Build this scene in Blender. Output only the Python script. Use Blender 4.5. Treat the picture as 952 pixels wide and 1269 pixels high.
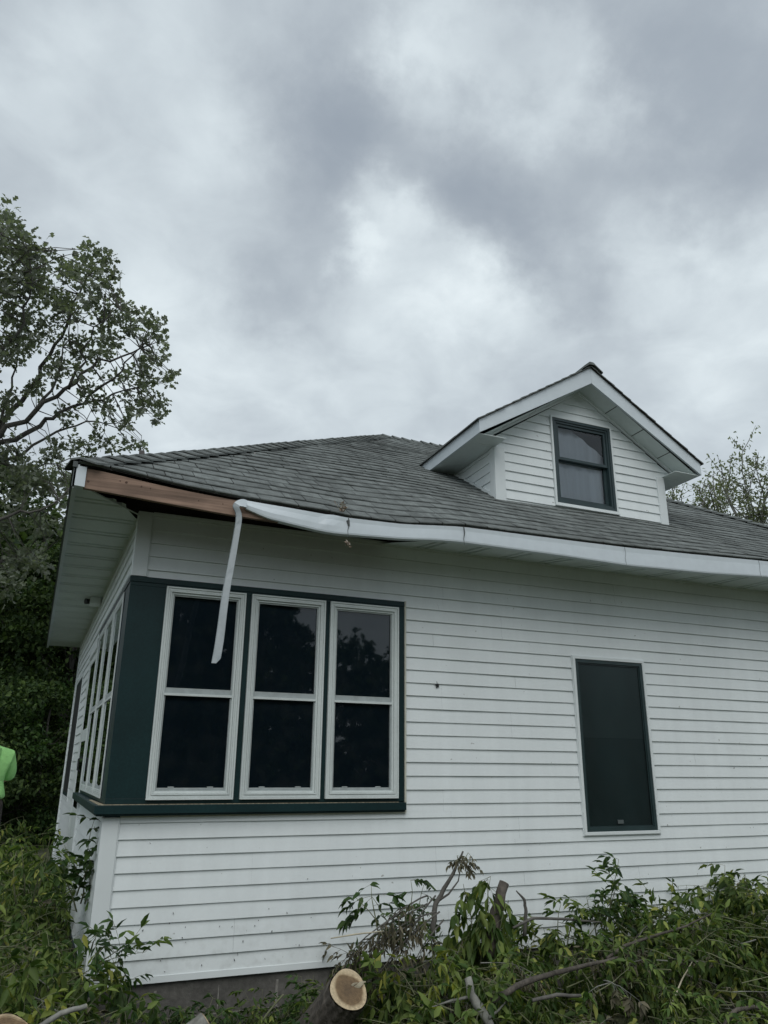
import bpy, math, random
import numpy as np
from mathutils import Vector, Matrix
random.seed(7); RNG = np.random.default_rng(11)
for o in list(bpy.data.objects): bpy.data.objects.remove(o)
SC = bpy.context.scene
COL = SC.collection

# ------------------------------------------------------------------ camera
FPX, YAW, PITCH, ROLL = 942.07, 0.396912, 0.325135, 0.008442
CAM = Vector((-0.41204, -5.68483, 0.358226))
Fv = Vector((math.sin(YAW)*math.cos(PITCH), math.cos(YAW)*math.cos(PITCH), math.sin(PITCH)))
R0 = Vector((math.cos(YAW), -math.sin(YAW), 0)); U0 = R0.cross(Fv)
Rv = math.cos(ROLL)*R0 + math.sin(ROLL)*U0
Uv = -math.sin(ROLL)*R0 + math.cos(ROLL)*U0
cam = bpy.data.cameras.new('camera'); co = bpy.data.objects.new('camera', cam); COL.objects.link(co)
M = Matrix((Rv, Uv, -Fv)).transposed().to_4x4(); M.translation = CAM
co.matrix_world = M
cam.sensor_fit = 'HORIZONTAL'; cam.sensor_width = 36; cam.lens = 36*FPX/952
cam.clip_start = 0.05; cam.clip_end = 1500
SC.camera = co

def ray(u, v): return Fv + Rv*((u-476)/FPX) - Uv*((v-634.5)/FPX)
def atY(u, v, Y):
    d = ray(u, v); return CAM + d*((Y-CAM.y)/d.y)
def atD(u, v, D):
    return CAM + ray(u, v).normalized()*D

# ------------------------------------------------------------------ sky
W = bpy.data.worlds.new('World'); SC.world = W; W.use_nodes = True
nt = W.node_tree; nt.nodes.clear()
SUN_EL, SUN_AZ = math.radians(52), math.radians(200)   # azimuth measured from +Y clockwise
def N(t, **k):
    n = nt.nodes.new(t)
    for a, b in k.items(): setattr(n, a, b)
    return n
def LK(a, b): nt.links.new(a, b)
def mth(op, a, b=None, c=None, clamp=False):
    n = N('ShaderNodeMath', operation=op); n.use_clamp = clamp
    for i, s in enumerate((a, b, c)):
        if s is None: continue
        if isinstance(s, (int, float)): n.inputs[i].default_value = s
        else: LK(s, n.inputs[i])
    return n.outputs[0]
def vmth(op, a, b=None, sc=None):
    n = N('ShaderNodeVectorMath', operation=op)
    for i, s in enumerate((a, b)):
        if s is None: continue
        if isinstance(s, (tuple, Vector)): n.inputs[i].default_value = tuple(s)
        else: LK(s, n.inputs[i])
    if sc is not None:
        if isinstance(sc, (int, float)): n.inputs['Scale'].default_value = sc
        else: LK(sc, n.inputs['Scale'])
    return n
tc = N('ShaderNodeTexCoord'); D0 = tc.outputs['Generated']
wn = N('ShaderNodeTexNoise'); wn.inputs['Scale'].default_value = 4.5; wn.inputs['Detail'].default_value = 7; wn.inputs['Roughness'].default_value = .6; LK(D0, wn.inputs['Vector'])
wv = vmth('SUBTRACT', wn.outputs['Color'], (0.5, 0.5, 0.5))
wsc = vmth('SCALE', wv.outputs[0], sc=0.30)
Dd = vmth('ADD', D0, wsc.outputs[0]).outputs[0]
Dn = vmth('NORMALIZE', Dd).outputs[0]
sp = N('ShaderNodeSeparateXYZ'); LK(D0, sp.inputs[0])
zc = mth('ADD', mth('MAXIMUM', sp.outputs[2], 0.0), 0.22)
cx = mth('DIVIDE', sp.outputs[0], zc); cy = mth('DIVIDE', sp.outputs[1], zc)
cb = N('ShaderNodeCombineXYZ'); LK(cx, cb.inputs[0]); LK(cy, cb.inputs[1])
n1 = N('ShaderNodeTexNoise'); n1.inputs['Scale'].default_value = 1.15; n1.inputs['Detail'].default_value = 5; n1.inputs['Roughness'].default_value = .48
n1.inputs['Distortion'].default_value = .35
LK(cb.outputs[0], n1.inputs['Vector'])
n2 = N('ShaderNodeTexNoise'); n2.inputs['Scale'].default_value = 3.4; n2.inputs['Detail'].default_value = 6; n2.inputs['Roughness'].default_value = .5
LK(cb.outputs[0], n2.inputs['Vector'])
val = mth('ADD', mth('MULTIPLY', mth('SUBTRACT', n1.outputs[0], .5), .62), mth('MULTIPLY', mth('SUBTRACT', n2.outputs[0], .5), .50))
n3 = N('ShaderNodeTexNoise'); n3.inputs['Scale'].default_value = 7.5; n3.inputs['Detail'].default_value = 7; n3.inputs['Roughness'].default_value = .55; n3.inputs['Distortion'].default_value = .6
LK(cb.outputs[0], n3.inputs['Vector'])
val = mth('ADD', val, mth('MULTIPLY', mth('SUBTRACT', n3.outputs[0], .5), .30))
def blob(u, v, rpx, amp):
    d = ray(u, v).normalized(); th = rpx/FPX
    dt = N('ShaderNodeVectorMath', operation='DOT_PRODUCT'); LK(Dn, dt.inputs[0]); dt.inputs[1].default_value = d
    return mth('MULTIPLY', mth('POWER', mth('MAXIMUM', dt.outputs['Value'], 0.0), 1.4/th**2), amp)
for b in [(560,15,50,.24),(640,60,40,.14),(500,270,34,.22),(425,320,36,.24),(400,345,24,.12),(720,110,50,.20),(760,150,40,.14),(620,365,50,.16),(840,300,70,.16),(930,330,70,.10),(560,400,40,.12),(560,150,30,.10),(450,240,30,.14),(230,100,90,.12),(90,70,90,.08),(60,200,90,.10),(300,200,60,.10),
          (250,420,90,.14),(400,470,130,.12),(640,440,120,.12),(910,480,120,.12),(120,470,80,.08),
          (400,200,90,-.14),(330,360,80,-.10),(480,60,50,-.08),(400,130,60,-.16),(480,130,50,-.16),(560,230,50,-.16),(620,250,60,-.22),(650,320,50,-.22),(700,370,36,-.08),(860,90,110,-.26),(930,210,80,-.14),(380,250,60,-.12),(340,390,50,-.14),(200,180,60,-.06),(20,20,60,-.10),(760,260,50,-.06)]:
    val = mth('ADD', val, blob(*b))
hz = mth('MULTIPLY', mth('POWER', mth('SUBTRACT', 1.0, mth('MAXIMUM', sp.outputs[2], 0.0)), 3.0), .24)
val = mth('ADD', val, hz)
cr = N('ShaderNodeValToRGB'); e = cr.color_ramp; e.interpolation = 'B_SPLINE'
e.elements[0].position = 0; e.elements[0].color = (.245, .285, .335, 1)
e.elements[1].position = 1; e.elements[1].color = (.90, .96, .97, 1)
x = e.elements.new(.36); x.color = (.38, .425, .465, 1)
x = e.elements.new(.66); x.color = (.585, .655, .69, 1)
LK(mth('ADD', val, .395), cr.inputs[0])
bgc = N('ShaderNodeBackground'); LK(cr.outputs[0], bgc.inputs[0]); bgc.inputs[1].default_value = 1.0
sky = N('ShaderNodeTexSky', sky_type='NISHITA'); sky.sun_disc = False; sky.sun_elevation = SUN_EL; sky.sun_rotation = SUN_AZ
bgs = N('ShaderNodeBackground'); LK(sky.outputs[0], bgs.inputs[0]); bgs.inputs[1].default_value = .06
mx = N('ShaderNodeMixShader'); mx.inputs[0].default_value = .94; LK(bgs.outputs[0], mx.inputs[1]); LK(bgc.outputs[0], mx.inputs[2])
out = N('ShaderNodeOutputWorld'); LK(mx.outputs[0], out.inputs[0])

sl = bpy.data.lights.new('sun', 'SUN'); sl.energy = 1.15; sl.angle = math.radians(50); sl.color = (1, .985, .95)
so = bpy.data.objects.new('sun', sl); COL.objects.link(so)
sd = Vector((math.sin(SUN_AZ)*math.cos(SUN_EL), math.cos(SUN_AZ)*math.cos(SUN_EL), math.sin(SUN_EL)))
so.rotation_euler = sd.to_track_quat('Z', 'Y').to_euler(); so.location = (0, -10, 20)
SC.view_settings.view_transform = 'Standard'; SC.view_settings.look = 'None'
SC.view_settings.exposure = 0.35; SC.view_settings.gamma = 1; SC.view_settings.use_curve_mapping = False

# ------------------------------------------------------------------ materials
def mat(name, color, rough=.6, spec=.5, noise=None, bump=None, rand=0.0, transl=0.0, metal=0.0, coords='Object'):
    """noise=(scale, amount, detail) multiplies the colour; bump=(scale, strength, distance)"""
    m = bpy.data.materials.new(name); m.use_nodes = True; t = m.node_tree; t.nodes.clear()
    nn = t.nodes.new; L = t.links.new
    p = nn('ShaderNodeBsdfPrincipled'); o = nn('ShaderNodeOutputMaterial')
    p.inputs['Roughness'].default_value = rough; p.inputs['Specular IOR Level'].default_value = spec; p.inputs['Metallic'].default_value = metal
    c = nn('ShaderNodeRGB'); c.outputs[0].default_value = (*color, 1); col = c.outputs[0]
    tcd = nn('ShaderNodeTexCoord')
    if noise:
        layers = noise if isinstance(noise, list) else [noise]
        for (s, a, d) in layers:
            n = nn('ShaderNodeTexNoise'); n.inputs['Scale'].default_value = s if not isinstance(s, tuple) else 1; n.inputs['Detail'].default_value = d
            if isinstance(s, tuple):
                mp = nn('ShaderNodeMapping'); mp.inputs['Scale'].default_value = s; L(tcd.outputs[coords], mp.inputs[0]); L(mp.outputs[0], n.inputs['Vector'])
            else: L(tcd.outputs[coords], n.inputs['Vector'])
            r = nn('ShaderNodeMapRange'); r.inputs['From Min'].default_value = .3; r.inputs['From Max'].default_value = .7
            r.inputs['To Min'].default_value = 1-a; r.inputs['To Max'].default_value = 1+a; L(n.outputs[0], r.inputs[0])
            v = nn('ShaderNodeVectorMath'); v.operation = 'SCALE'; L(col, v.inputs[0]); L(r.outputs[0], v.inputs['Scale']); col = v.outputs[0]
    if rand:
        g = nn('ShaderNodeNewGeometry'); r = nn('ShaderNodeMapRange'); r.inputs['To Min'].default_value = 1-rand; r.inputs['To Max'].default_value = 1+rand
        L(g.outputs['Random Per Island'], r.inputs[0])
        v = nn('ShaderNodeVectorMath'); v.operation = 'SCALE'; L(col, v.inputs[0]); L(r.outputs[0], v.inputs['Scale']); col = v.outputs[0]
    L(col, p.inputs['Base Color'])
    if bump:
        s, st, di = bump
        n = nn('ShaderNodeTexNoise'); n.inputs['Detail'].default_value = 6
        if isinstance(s, tuple):
            mp = nn('ShaderNodeMapping'); mp.inputs['Scale'].default_value = s; L(tcd.outputs[coords], mp.inputs[0]); L(mp.outputs[0], n.inputs['Vector']); n.inputs['Scale'].default_value = 1
        else: n.inputs['Scale'].default_value = s; L(tcd.outputs[coords], n.inputs['Vector'])
        b = nn('ShaderNodeBump'); b.inputs['Strength'].default_value = st; b.inputs['Distance'].default_value = di
        L(n.outputs[0], b.inputs['Height']); L(b.outputs[0], p.inputs['Normal'])
    sh = p.outputs[0]
    if transl:
        tr = nn('ShaderNodeBsdfTranslucent'); v = nn('ShaderNodeVectorMath'); v.operation = 'MULTIPLY'; L(col, v.inputs[0]); v.inputs[1].default_value = (1.3, 1.6, .7); L(v.outputs[0], tr.inputs[0])
        ms = nn('ShaderNodeMixShader'); ms.inputs[0].default_value = transl; L(sh, ms.inputs[1]); L(tr.outputs[0], ms.inputs[2]); sh = ms.outputs[0]
    L(sh, o.inputs[0])
    return m

def leafmat(name, ramp, rough=.5, transl=.3, sat=1.0):
    m = bpy.data.materials.new(name); m.use_nodes = True; t = m.node_tree; t.nodes.clear()
    nn = t.nodes.new; L = t.links.new
    g = nn('ShaderNodeNewGeometry'); r = nn('ShaderNodeValToRGB'); r.color_ramp.interpolation = 'LINEAR'
    els = r.color_ramp.elements
    for i, (pos, c) in enumerate(ramp):
        el = els[i] if i < 2 else els.new(pos)
        el.position = pos; el.color = (*c, 1)
    L(g.outputs['Random Per Island'], r.inputs[0])
    tcd = nn('ShaderNodeTexCoord'); n = nn('ShaderNodeTexNoise'); n.inputs['Scale'].default_value = 2.5; n.inputs['Detail'].default_value = 3; L(tcd.outputs['Object'], n.inputs['Vector'])
    mr = nn('ShaderNodeMapRange'); mr.inputs['From Min'].default_value = .3; mr.inputs['From Max'].default_value = .7; mr.inputs['To Min'].default_value = .55; mr.inputs['To Max'].default_value = 1.4; L(n.outputs[0], mr.inputs[0])
    v = nn('ShaderNodeVectorMath'); v.operation = 'SCALE'; L(r.outputs[0], v.inputs[0]); L(mr.outputs[0], v.inputs['Scale'])
    p = nn('ShaderNodeBsdfPrincipled'); p.inputs['Roughness'].default_value = rough; p.inputs['Specular IOR Level'].default_value = .16; L(v.outputs[0], p.inputs['Base Color'])
    tr = nn('ShaderNodeBsdfTranslucent'); w = nn('ShaderNodeVectorMath'); w.operation = 'MULTIPLY'; L(v.outputs[0], w.inputs[0]); w.inputs[1].default_value = (1.3, 1.5, .7); L(w.outputs[0], tr.inputs[0])
    ms = nn('ShaderNodeMixShader'); ms.inputs[0].default_value = transl; L(p.outputs[0], ms.inputs[1]); L(tr.outputs[0], ms.inputs[2])
    o = nn('ShaderNodeOutputMaterial'); L(ms.outputs[0], o.inputs[0])
    return m

def glassmat(name, tint=(.5, .55, .6), rough=.02, ior=1.5):
    m = bpy.data.materials.new(name); m.use_nodes = True; t = m.node_tree; t.nodes.clear()
    nn = t.nodes.new; L = t.links.new
    tcd = nn('ShaderNodeTexCoord'); n = nn('ShaderNodeTexNoise'); n.inputs['Scale'].default_value = 2.2; L(tcd.outputs['Object'], n.inputs['Vector'])
    b = nn('ShaderNodeBump'); b.inputs['Strength'].default_value = .03; b.inputs['Distance'].default_value = .008; L(n.outputs[0], b.inputs['Height'])
    f = nn('ShaderNodeFresnel'); f.inputs[0].default_value = ior; L(b.outputs[0], f.inputs['Normal'])
    f2 = nn('ShaderNodeMath'); f2.operation = 'MULTIPLY'; L(f.outputs[0], f2.inputs[0]); f2.inputs[1].default_value = 1.25; f2.use_clamp = True
    a = nn('ShaderNodeBsdfTransparent'); a.inputs[0].default_value = (*tint, 1)
    g = nn('ShaderNodeBsdfGlossy'); g.inputs['Roughness'].default_value = rough; g.inputs[0].default_value = (.95, .98, 1, 1); L(b.outputs[0], g.inputs['Normal'])
    ms = nn('ShaderNodeMixShader'); L(f2.outputs[0], ms.inputs[0]); L(a.outputs[0], ms.inputs[1]); L(g.outputs[0], ms.inputs[2])
    # a film of dust on the outside of the pane
    d = nn('ShaderNodeBsdfDiffuse'); d.inputs[0].default_value = (.35, .36, .34, 1)
    n2 = nn('ShaderNodeTexNoise'); n2.inputs['Scale'].default_value = 7; n2.inputs['Detail'].default_value = 7; L(tcd.outputs['Object'], n2.inputs['Vector'])
    r2 = nn('ShaderNodeMapRange'); r2.inputs['From Min'].default_value = .45; r2.inputs['From Max'].default_value = .8; r2.inputs['To Max'].default_value = .018; L(n2.outputs[0], r2.inputs[0])
    ms2 = nn('ShaderNodeMixShader'); L(r2.outputs[0], ms2.inputs[0]); L(ms.outputs[0], ms2.inputs[1]); L(d.outputs[0], ms2.inputs[2])
    o = nn('ShaderNodeOutputMaterial'); L(ms2.outputs[0], o.inputs[0])
    return m

def vinylmat(name, color, dirt=.10):
    """white vinyl: faint mottling, grime streaks running down, pin-head dirt specks"""
    m = mat(name, color, rough=.42, spec=.4, noise=[((1.4, 1.4, .6), .035, 4), ((9, 9, .9), .03, 5), (45, .015, 3)], bump=((5, 5, 5), .10, .004))
    t = m.node_tree; nn = t.nodes.new; L = t.links.new
    p = [n for n in t.nodes if n.type == 'BSDF_PRINCIPLED'][0]
    src = p.inputs['Base Color'].links[0].from_socket
    tcd = nn('ShaderNodeTexCoord')
    n = nn('ShaderNodeTexNoise'); n.inputs['Scale'].default_value = 26; n.inputs['Detail'].default_value = 2; L(tcd.outputs['Object'], n.inputs['Vector'])
    r = nn('ShaderNodeMapRange'); r.inputs['From Min'].default_value = .73; r.inputs['From Max'].default_value = .78; r.inputs['To Max'].default_value = .55; L(n.outputs[0], r.inputs[0])
    # grime is commoner low on the wall where rain splashes up
    sx = nn('ShaderNodeSeparateXYZ'); L(tcd.outputs['Object'], sx.inputs[0])
    h = nn('ShaderNodeMapRange'); h.inputs['From Min'].default_value = -.5; h.inputs['From Max'].default_value = -1.0; h.inputs['To Min'].default_value = 0; h.inputs['To Max'].default_value = 1; L(sx.outputs[2], h.inputs[0])
    n3 = nn('ShaderNodeTexNoise'); n3.inputs['Scale'].default_value = 14; n3.inputs['Detail'].default_value = 8; L(tcd.outputs['Object'], n3.inputs['Vector'])
    r3 = nn('ShaderNodeMapRange'); r3.inputs['From Min'].default_value = .5; r3.inputs['From Max'].default_value = .75; r3.inputs['To Max'].default_value = dirt*3; L(n3.outputs[0], r3.inputs[0])
    mu = nn('ShaderNodeMath'); mu.operation = 'MULTIPLY'; L(h.outputs[0], mu.inputs[0]); L(r3.outputs[0], mu.inputs[1])
    a = nn('ShaderNodeMath'); a.operation = 'MAXIMUM'; L(r.outputs[0], a.inputs[0]); L(mu.outputs[0], a.inputs[1])
    mix = nn('ShaderNodeMix'); mix.data_type = 'RGBA'; L(a.outputs[0], mix.inputs['Factor']); L(src, mix.inputs[6]); mix.inputs[7].default_value = (.16, .15, .12, 1)
    L(mix.outputs[2], p.inputs['Base Color'])
    return m

def shinglemat(name):
    m = mat(name, (.138, .152, .148), rough=.93, spec=.2, noise=[((1.2, 1.2, 1.2), .18, 4), (14, .22, 5), (260, .30, 2)], bump=(420, .45, .003), rand=.20)
    t = m.node_tree; nn = t.nodes.new; L = t.links.new
    p = [n for n in t.nodes if n.type == 'BSDF_PRINCIPLED'][0]
    src = p.inputs['Base Color'].links[0].from_socket
    tcd = nn('ShaderNodeTexCoord')
    n = nn('ShaderNodeTexVoronoi'); n.inputs['Scale'].default_value = 5.0; L(tcd.outputs['Object'], n.inputs['Vector'])
    r = nn('ShaderNodeMapRange'); r.inputs['From Min'].default_value = .055; r.inputs['From Max'].default_value = .04; r.inputs['To Max'].default_value = .75; L(n.outputs['Distance'], r.inputs[0])
    s = nn('ShaderNodeSeparateColor'); L(n.outputs['Color'], s.inputs[0])
    g = nn('ShaderNodeMath'); g.operation = 'GREATER_THAN'; g.inputs[1].default_value = .86; L(s.outputs[0], g.inputs[0])
    mu = nn('ShaderNodeMath'); mu.operation = 'MULTIPLY'; L(g.outputs[0], mu.inputs[0]); L(r.outputs[0], mu.inputs[1])
    mix = nn('ShaderNodeMix'); mix.data_type = 'RGBA'; L(mu.outputs[0], mix.inputs['Factor']); L(src, mix.inputs[6]); mix.inputs[7].default_value = (.42, .42, .40, 1)
    L(mix.outputs[2], p.inputs['Base Color'])
    return m

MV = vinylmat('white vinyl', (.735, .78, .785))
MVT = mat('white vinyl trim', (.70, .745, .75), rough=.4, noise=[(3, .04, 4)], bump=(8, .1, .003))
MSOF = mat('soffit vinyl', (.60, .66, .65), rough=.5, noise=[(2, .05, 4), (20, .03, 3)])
MFAS = mat('white fascia metal', (.62, .68, .72), rough=.38, noise=[((.8, 3, 3), .05, 4), (12, .03, 4)], bump=((3, 3, 6), .25, .006))
MGRN = mat('dark green paint', (.007, .026, .028), rough=.45, spec=.3, noise=[(2.5, .22, 6), (60, .12, 3)], bump=(120, .12, .001))
MGRY = mat('frame grey with painted shade', (.36, .40, .40), rough=.55, noise=[(20, .12, 5)])  # grey carries the shade on the recessed sash parts
MWFR = mat('white window frame', (.62, .67, .66), rough=.42, noise=[((6, 6, 2), .07, 5), (60, .04, 3)], bump=(60, .08, .001))
MBLK = mat('near black', (.010, .012, .014), rough=.5)
MSCR = mat('insect screen', (.095, .135, .142), rough=.35, spec=.5, noise=[((2, 2, 1.2), .3, 3)])
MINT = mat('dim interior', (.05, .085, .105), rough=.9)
MREFL = mat('pale curtain', (.52, .57, .60), rough=.9, noise=[((14, 14, 1), .08, 3)])  # pale sheet that paints the sky's reflection into the dormer panes
MSH = shinglemat('asphalt shingle')
MWOOD = mat('bare fascia wood', (.235, .158, .118), rough=.9, noise=[((1.2, 8, 22), .38, 6), ((2, 30, 60), .25, 4), (4, .22, 5)], bump=((3, 60, 90), .4, .004))
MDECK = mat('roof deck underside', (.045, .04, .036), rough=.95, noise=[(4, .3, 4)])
MKNOT = mat('dark wood knot', (.10, .06, .045), rough=.9)
MCONC = mat('foundation block', (.12, .115, .105), rough=.95, noise=[(2.5, .3, 6), (25, .2, 5)], bump=(30, .6, .01))
MBARK = mat('bark', (.085, .074, .062), rough=.95, noise=[((14, 14, 3), .45, 6), (40, .25, 4)], bump=((26, 26, 5), 1.0, .03))
MBARKD = mat('dark bark', (.10, .095, .085), rough=.95, noise=[((10, 10, 3), .35, 5)], bump=((30, 30, 8), .8, .015))
MBARKG = mat('grey lichen bark', (.20, .20, .18), rough=.95, noise=[((16, 16, 9), .5, 6)], bump=((30, 30, 12), .8, .012))
MTWIG = mat('green twig', (.13, .14, .075), rough=.8, noise=[(12, .25, 4)], rand=.3)
MTWIGW = mat('stripped pale twig', (.42, .38, .28), rough=.8, noise=[(12, .2, 4)])
GL = glassmat('window glass')

def ringmat():
    m = bpy.data.materials.new('cut wood'); m.use_nodes = True; t = m.node_tree; nn = t.nodes.new; L = t.links.new
    p = t.nodes['Principled BSDF']; p.inputs['Roughness'].default_value = .8
    tcd = nn('ShaderNodeTexCoord'); ns = nn('ShaderNodeTexNoise'); ns.inputs['Scale'].default_value = 7; ns.inputs['Detail'].default_value = 3; L(tcd.outputs['Object'], ns.inputs['Vector'])
    v = nn('ShaderNodeVectorMath'); v.operation = 'SUBTRACT'; L(ns.outputs['Color'], v.inputs[0]); v.inputs[1].default_value = (.5, .5, .5)
    v2 = nn('ShaderNodeVectorMath'); v2.operation = 'SCALE'; v2.inputs['Scale'].default_value = .05; L(v.outputs[0], v2.inputs[0])
    v3 = nn('ShaderNodeVectorMath'); v3.operation = 'ADD'; L(tcd.outputs['Object'], v3.inputs[0]); L(v2.outputs[0], v3.inputs[1])
    ln = nn('ShaderNodeVectorMath'); ln.operation = 'LENGTH'; L(v3.outputs[0], ln.inputs[0])
    r = nn('ShaderNodeValToRGB'); e = r.color_ramp; e.elements[0].position = 0; e.elements[0].color = (.12, .08, .045, 1)
    e.elements[1].position = 1; e.elements[1].color = (.62, .50, .33, 1)
    for pos, c in ((.18, (.15, .10, .055)), (.55, (.19, .125, .065)), (.66, (.52, .41, .26)), (.92, (.60, .49, .33))):
        k = e.elements.new(pos); k.color = (*c, 1)
    mr = nn('ShaderNodeMapRange'); mr.inputs['From Max'].default_value = .15; L(ln.outputs['Value'], mr.inputs[0]); L(mr.outputs[0], r.inputs[0])
    wv = nn('ShaderNodeMath'); wv.operation = 'SINE'; mm = nn('ShaderNodeMath'); mm.operation = 'MULTIPLY'; mm.inputs[1].default_value = 750; L(ln.outputs['Value'], mm.inputs[0]); L(mm.outputs[0], wv.inputs[0])
    m2 = nn('ShaderNodeMapRange'); m2.inputs['From Min'].default_value = -1; m2.inputs['To Min'].default_value = .86; m2.inputs['To Max'].default_value = 1.08; L(wv.outputs[0], m2.inputs[0])
    s = nn('ShaderNodeVectorMath'); s.operation = 'SCALE'; L(r.outputs[0], s.inputs[0]); L(m2.outputs[0], s.inputs['Scale'])
    n8 = nn('ShaderNodeTexNoise'); n8.inputs['Scale'].default_value = 55; n8.inputs['Detail'].default_value = 5; L(tcd.outputs['Object'], n8.inputs['Vector'])
    m8 = nn('ShaderNodeMapRange'); m8.inputs['From Min'].default_value = .3; m8.inputs['From Max'].default_value = .7; m8.inputs['To Min'].default_value = .72; m8.inputs['To Max'].default_value = 1.15; L(n8.outputs[0], m8.inputs[0])
    s8 = nn('ShaderNodeVectorMath'); s8.operation = 'SCALE'; L(s.outputs[0], s8.inputs[0]); L(m8.outputs[0], s8.inputs['Scale'])
    L(s8.outputs[0], p.inputs['Base Color'])
    mp8 = nn('ShaderNodeMapping'); mp8.inputs['Scale'].default_value = (40, 40, 260); mp8.inputs['Rotation'].default_value = (.3, .2, .5); L(tcd.outputs['Object'], mp8.inputs[0])
    n9 = nn('ShaderNodeTexNoise'); n9.inputs['Scale'].default_value = 1; n9.inputs['Detail'].default_value = 4; L(mp8.outputs[0], n9.inputs['Vector'])
    b9 = nn('ShaderNodeBump'); b9.inputs['Strength'].default_value = .7; b9.inputs['Distance'].default_value = .006; L(n9.outputs[0], b9.inputs['Height']); L(b9.outputs[0], p.inputs['Normal'])
    return m
MCUT = ringmat()
LF_GREEN = leafmat('leaves of cut branches', [(0, (.036, .070, .020)), (1, (.20, .245, .068)), (.35, (.068, .112, .032)), (.75, (.135, .185, .050)), (.93, (.185, .235, .064)), (.97, (.32, .32, .08))], rough=.5)
LF_DARK = leafmat('dark glossy leaves', [(0, (.026, .055, .022)), (1, (.085, .14, .042)), (.5, (.048, .092, .030))], rough=.38)
LF_YEL = leafmat('yellowing leaves', [(0, (.09, .12, .03)), (1, (.36, .36, .07)), (.5, (.20, .24, .06))], rough=.5, transl=.35)
LF_DRY = leafmat('withered brown leaves', [(0, (.06, .055, .038)), (1, (.18, .16, .11)), (.5, (.10, .095, .06))], rough=.8, transl=.1)
LF_OAK = leafmat('oak leaves', [(0, (.12, .135, .115)), (1, (.24, .26, .21)), (.5, (.17, .19, .155))], rough=.6, transl=.30)  # lightened and greyed so the leaf colour carries the haze
LF_WOOD = leafmat('woodland leaves', [(0, (.022, .042, .016)), (1, (.095, .14, .042)), (.5, (.044, .076, .026))], rough=.6, transl=.2)
LF_WOODL = leafmat('lighter woodland leaves', [(0, (.04, .06, .02)), (1, (.12, .15, .05)), (.5, (.07, .10, .035))], rough=.6, transl=.25)
LF_PALE = leafmat('haze-paled leaves', [(0, (.12, .14, .09)), (1, (.24, .26, .17)), (.5, (.17, .19, .12))], rough=.6, transl=.4)  # haze over the right-hand trees is mixed into this paler leaf colour
LF_GRASS = leafmat('grass blades', [(0, (.03, .055, .018)), (1, (.10, .14, .045)), (.5, (.05, .085, .028))], rough=.6, transl=.25)

# ------------------------------------------------------------------ mesh helpers
def tag(o, label=None, cat=None, group=None, kind=None):
    if label: o['label'] = label
    if cat: o['category'] = cat
    if group: o['group'] = group
    if kind: o['kind'] = kind
    return o
def empty(name, loc=(0, 0, 0), parent=None):
    o = bpy.data.objects.new(name, None); COL.objects.link(o); o.location = loc; o.empty_display_size = .2
    if parent: o.parent = parent
    return o
class MB:
    def __init__(s): s.v = []; s.f = []
    def quad(s, a, b, c, d):
        n = len(s.v); s.v += [tuple(a), tuple(b), tuple(c), tuple(d)]; s.f.append((n, n+1, n+2, n+3))
    def poly(s, pts):
        n = len(s.v); s.v += [tuple(p) for p in pts]; s.f.append(tuple(range(n, n+len(pts))))
    def box(s, x0, x1, y0, y1, z0, z1):
        n = len(s.v)
        s.v += [(x, y, z) for z in (z0, z1) for y in (y0, y1) for x in (x0, x1)]
        for f in ((0, 2, 3, 1), (4, 5, 7, 6), (0, 1, 5, 4), (2, 6, 7, 3), (0, 4, 6, 2), (1, 3, 7, 5)): s.f.append(tuple(n+i for i in f))
    def prism(s, pts, ext):
        """closed polygon pts extruded by vector ext"""
        n = len(s.v); k = len(pts); e = Vector(ext)
        s.v += [tuple(p) for p in pts]; s.v += [tuple(Vector(p)+e) for p in pts]
        s.f.append(tuple(range(n, n+k))); s.f.append(tuple(reversed(range(n+k, n+2*k))))
        for i in range(k):
            j = (i+1) % k; s.f.append((n+j, n+i, n+k+i, n+k+j))
    def tube(s, pts, rad, ns=6, cap=True, jitter=0):
        pts = [Vector(p) for p in pts]; n0 = len(s.v); prev = None
        for i, p in enumerate(pts):
            d = (pts[min(i+1, len(pts)-1)]-pts[max(i-1, 0)])
            if d.length < 1e-6: d = Vector((0, 0, 1))
            d.normalize()
            if prev is None: a = d.orthogonal().normalized()
            else: a = (prev - d*prev.dot(d)); a = a.normalized() if a.length > 1e-6 else d.orthogonal().normalized()
            prev = a; b = d.cross(a); r = rad[i] if hasattr(rad, '__len__') else rad
            for k in range(ns):
                th = 2*math.pi*k/ns; rr = r*(1+random.uniform(-jitter, jitter))
                s.v.append(tuple(p+a*math.cos(th)*rr+b*math.sin(th)*rr))
        for i in range(len(pts)-1):
            for k in range(ns):
                k2 = (k+1) % ns; s.f.append((n0+i*ns+k, n0+i*ns+k2, n0+(i+1)*ns+k2, n0+(i+1)*ns+k))
        if cap:
            s.f.append(tuple(reversed(range(n0, n0+ns)))); m = n0+(len(pts)-1)*ns; s.f.append(tuple(range(m, m+ns)))
    def build(s, name, m, parent=None, smooth=False, bevel=0):
        me = bpy.data.meshes.new(name); me.from_pydata(s.v, [], s.f); me.update()
        if smooth: me.polygons.foreach_set('use_smooth', [True]*len(me.polygons))
        me.materials.append(m); o = bpy.data.objects.new(name, me); COL.objects.link(o)
        if parent: o.parent = parent
        if bevel:
            b = o.modifiers.new('bevel', 'BEVEL'); b.width = bevel; b.segments = 2; b.limit_method = 'ANGLE'
        return o
LT_V = np.array([(0, 0, 0), (.28, .5, .10), (.28, 0, -.04), (.28, -.5, .10), (.66, .36, .06), (.66, 0, -.02), (.66, -.36, .06), (1, 0, -.10)])
LT_F = [(0, 2, 1), (0, 3, 2), (1, 2, 5, 4), (2, 3, 6, 5), (4, 5, 7), (5, 6, 7)]
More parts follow.
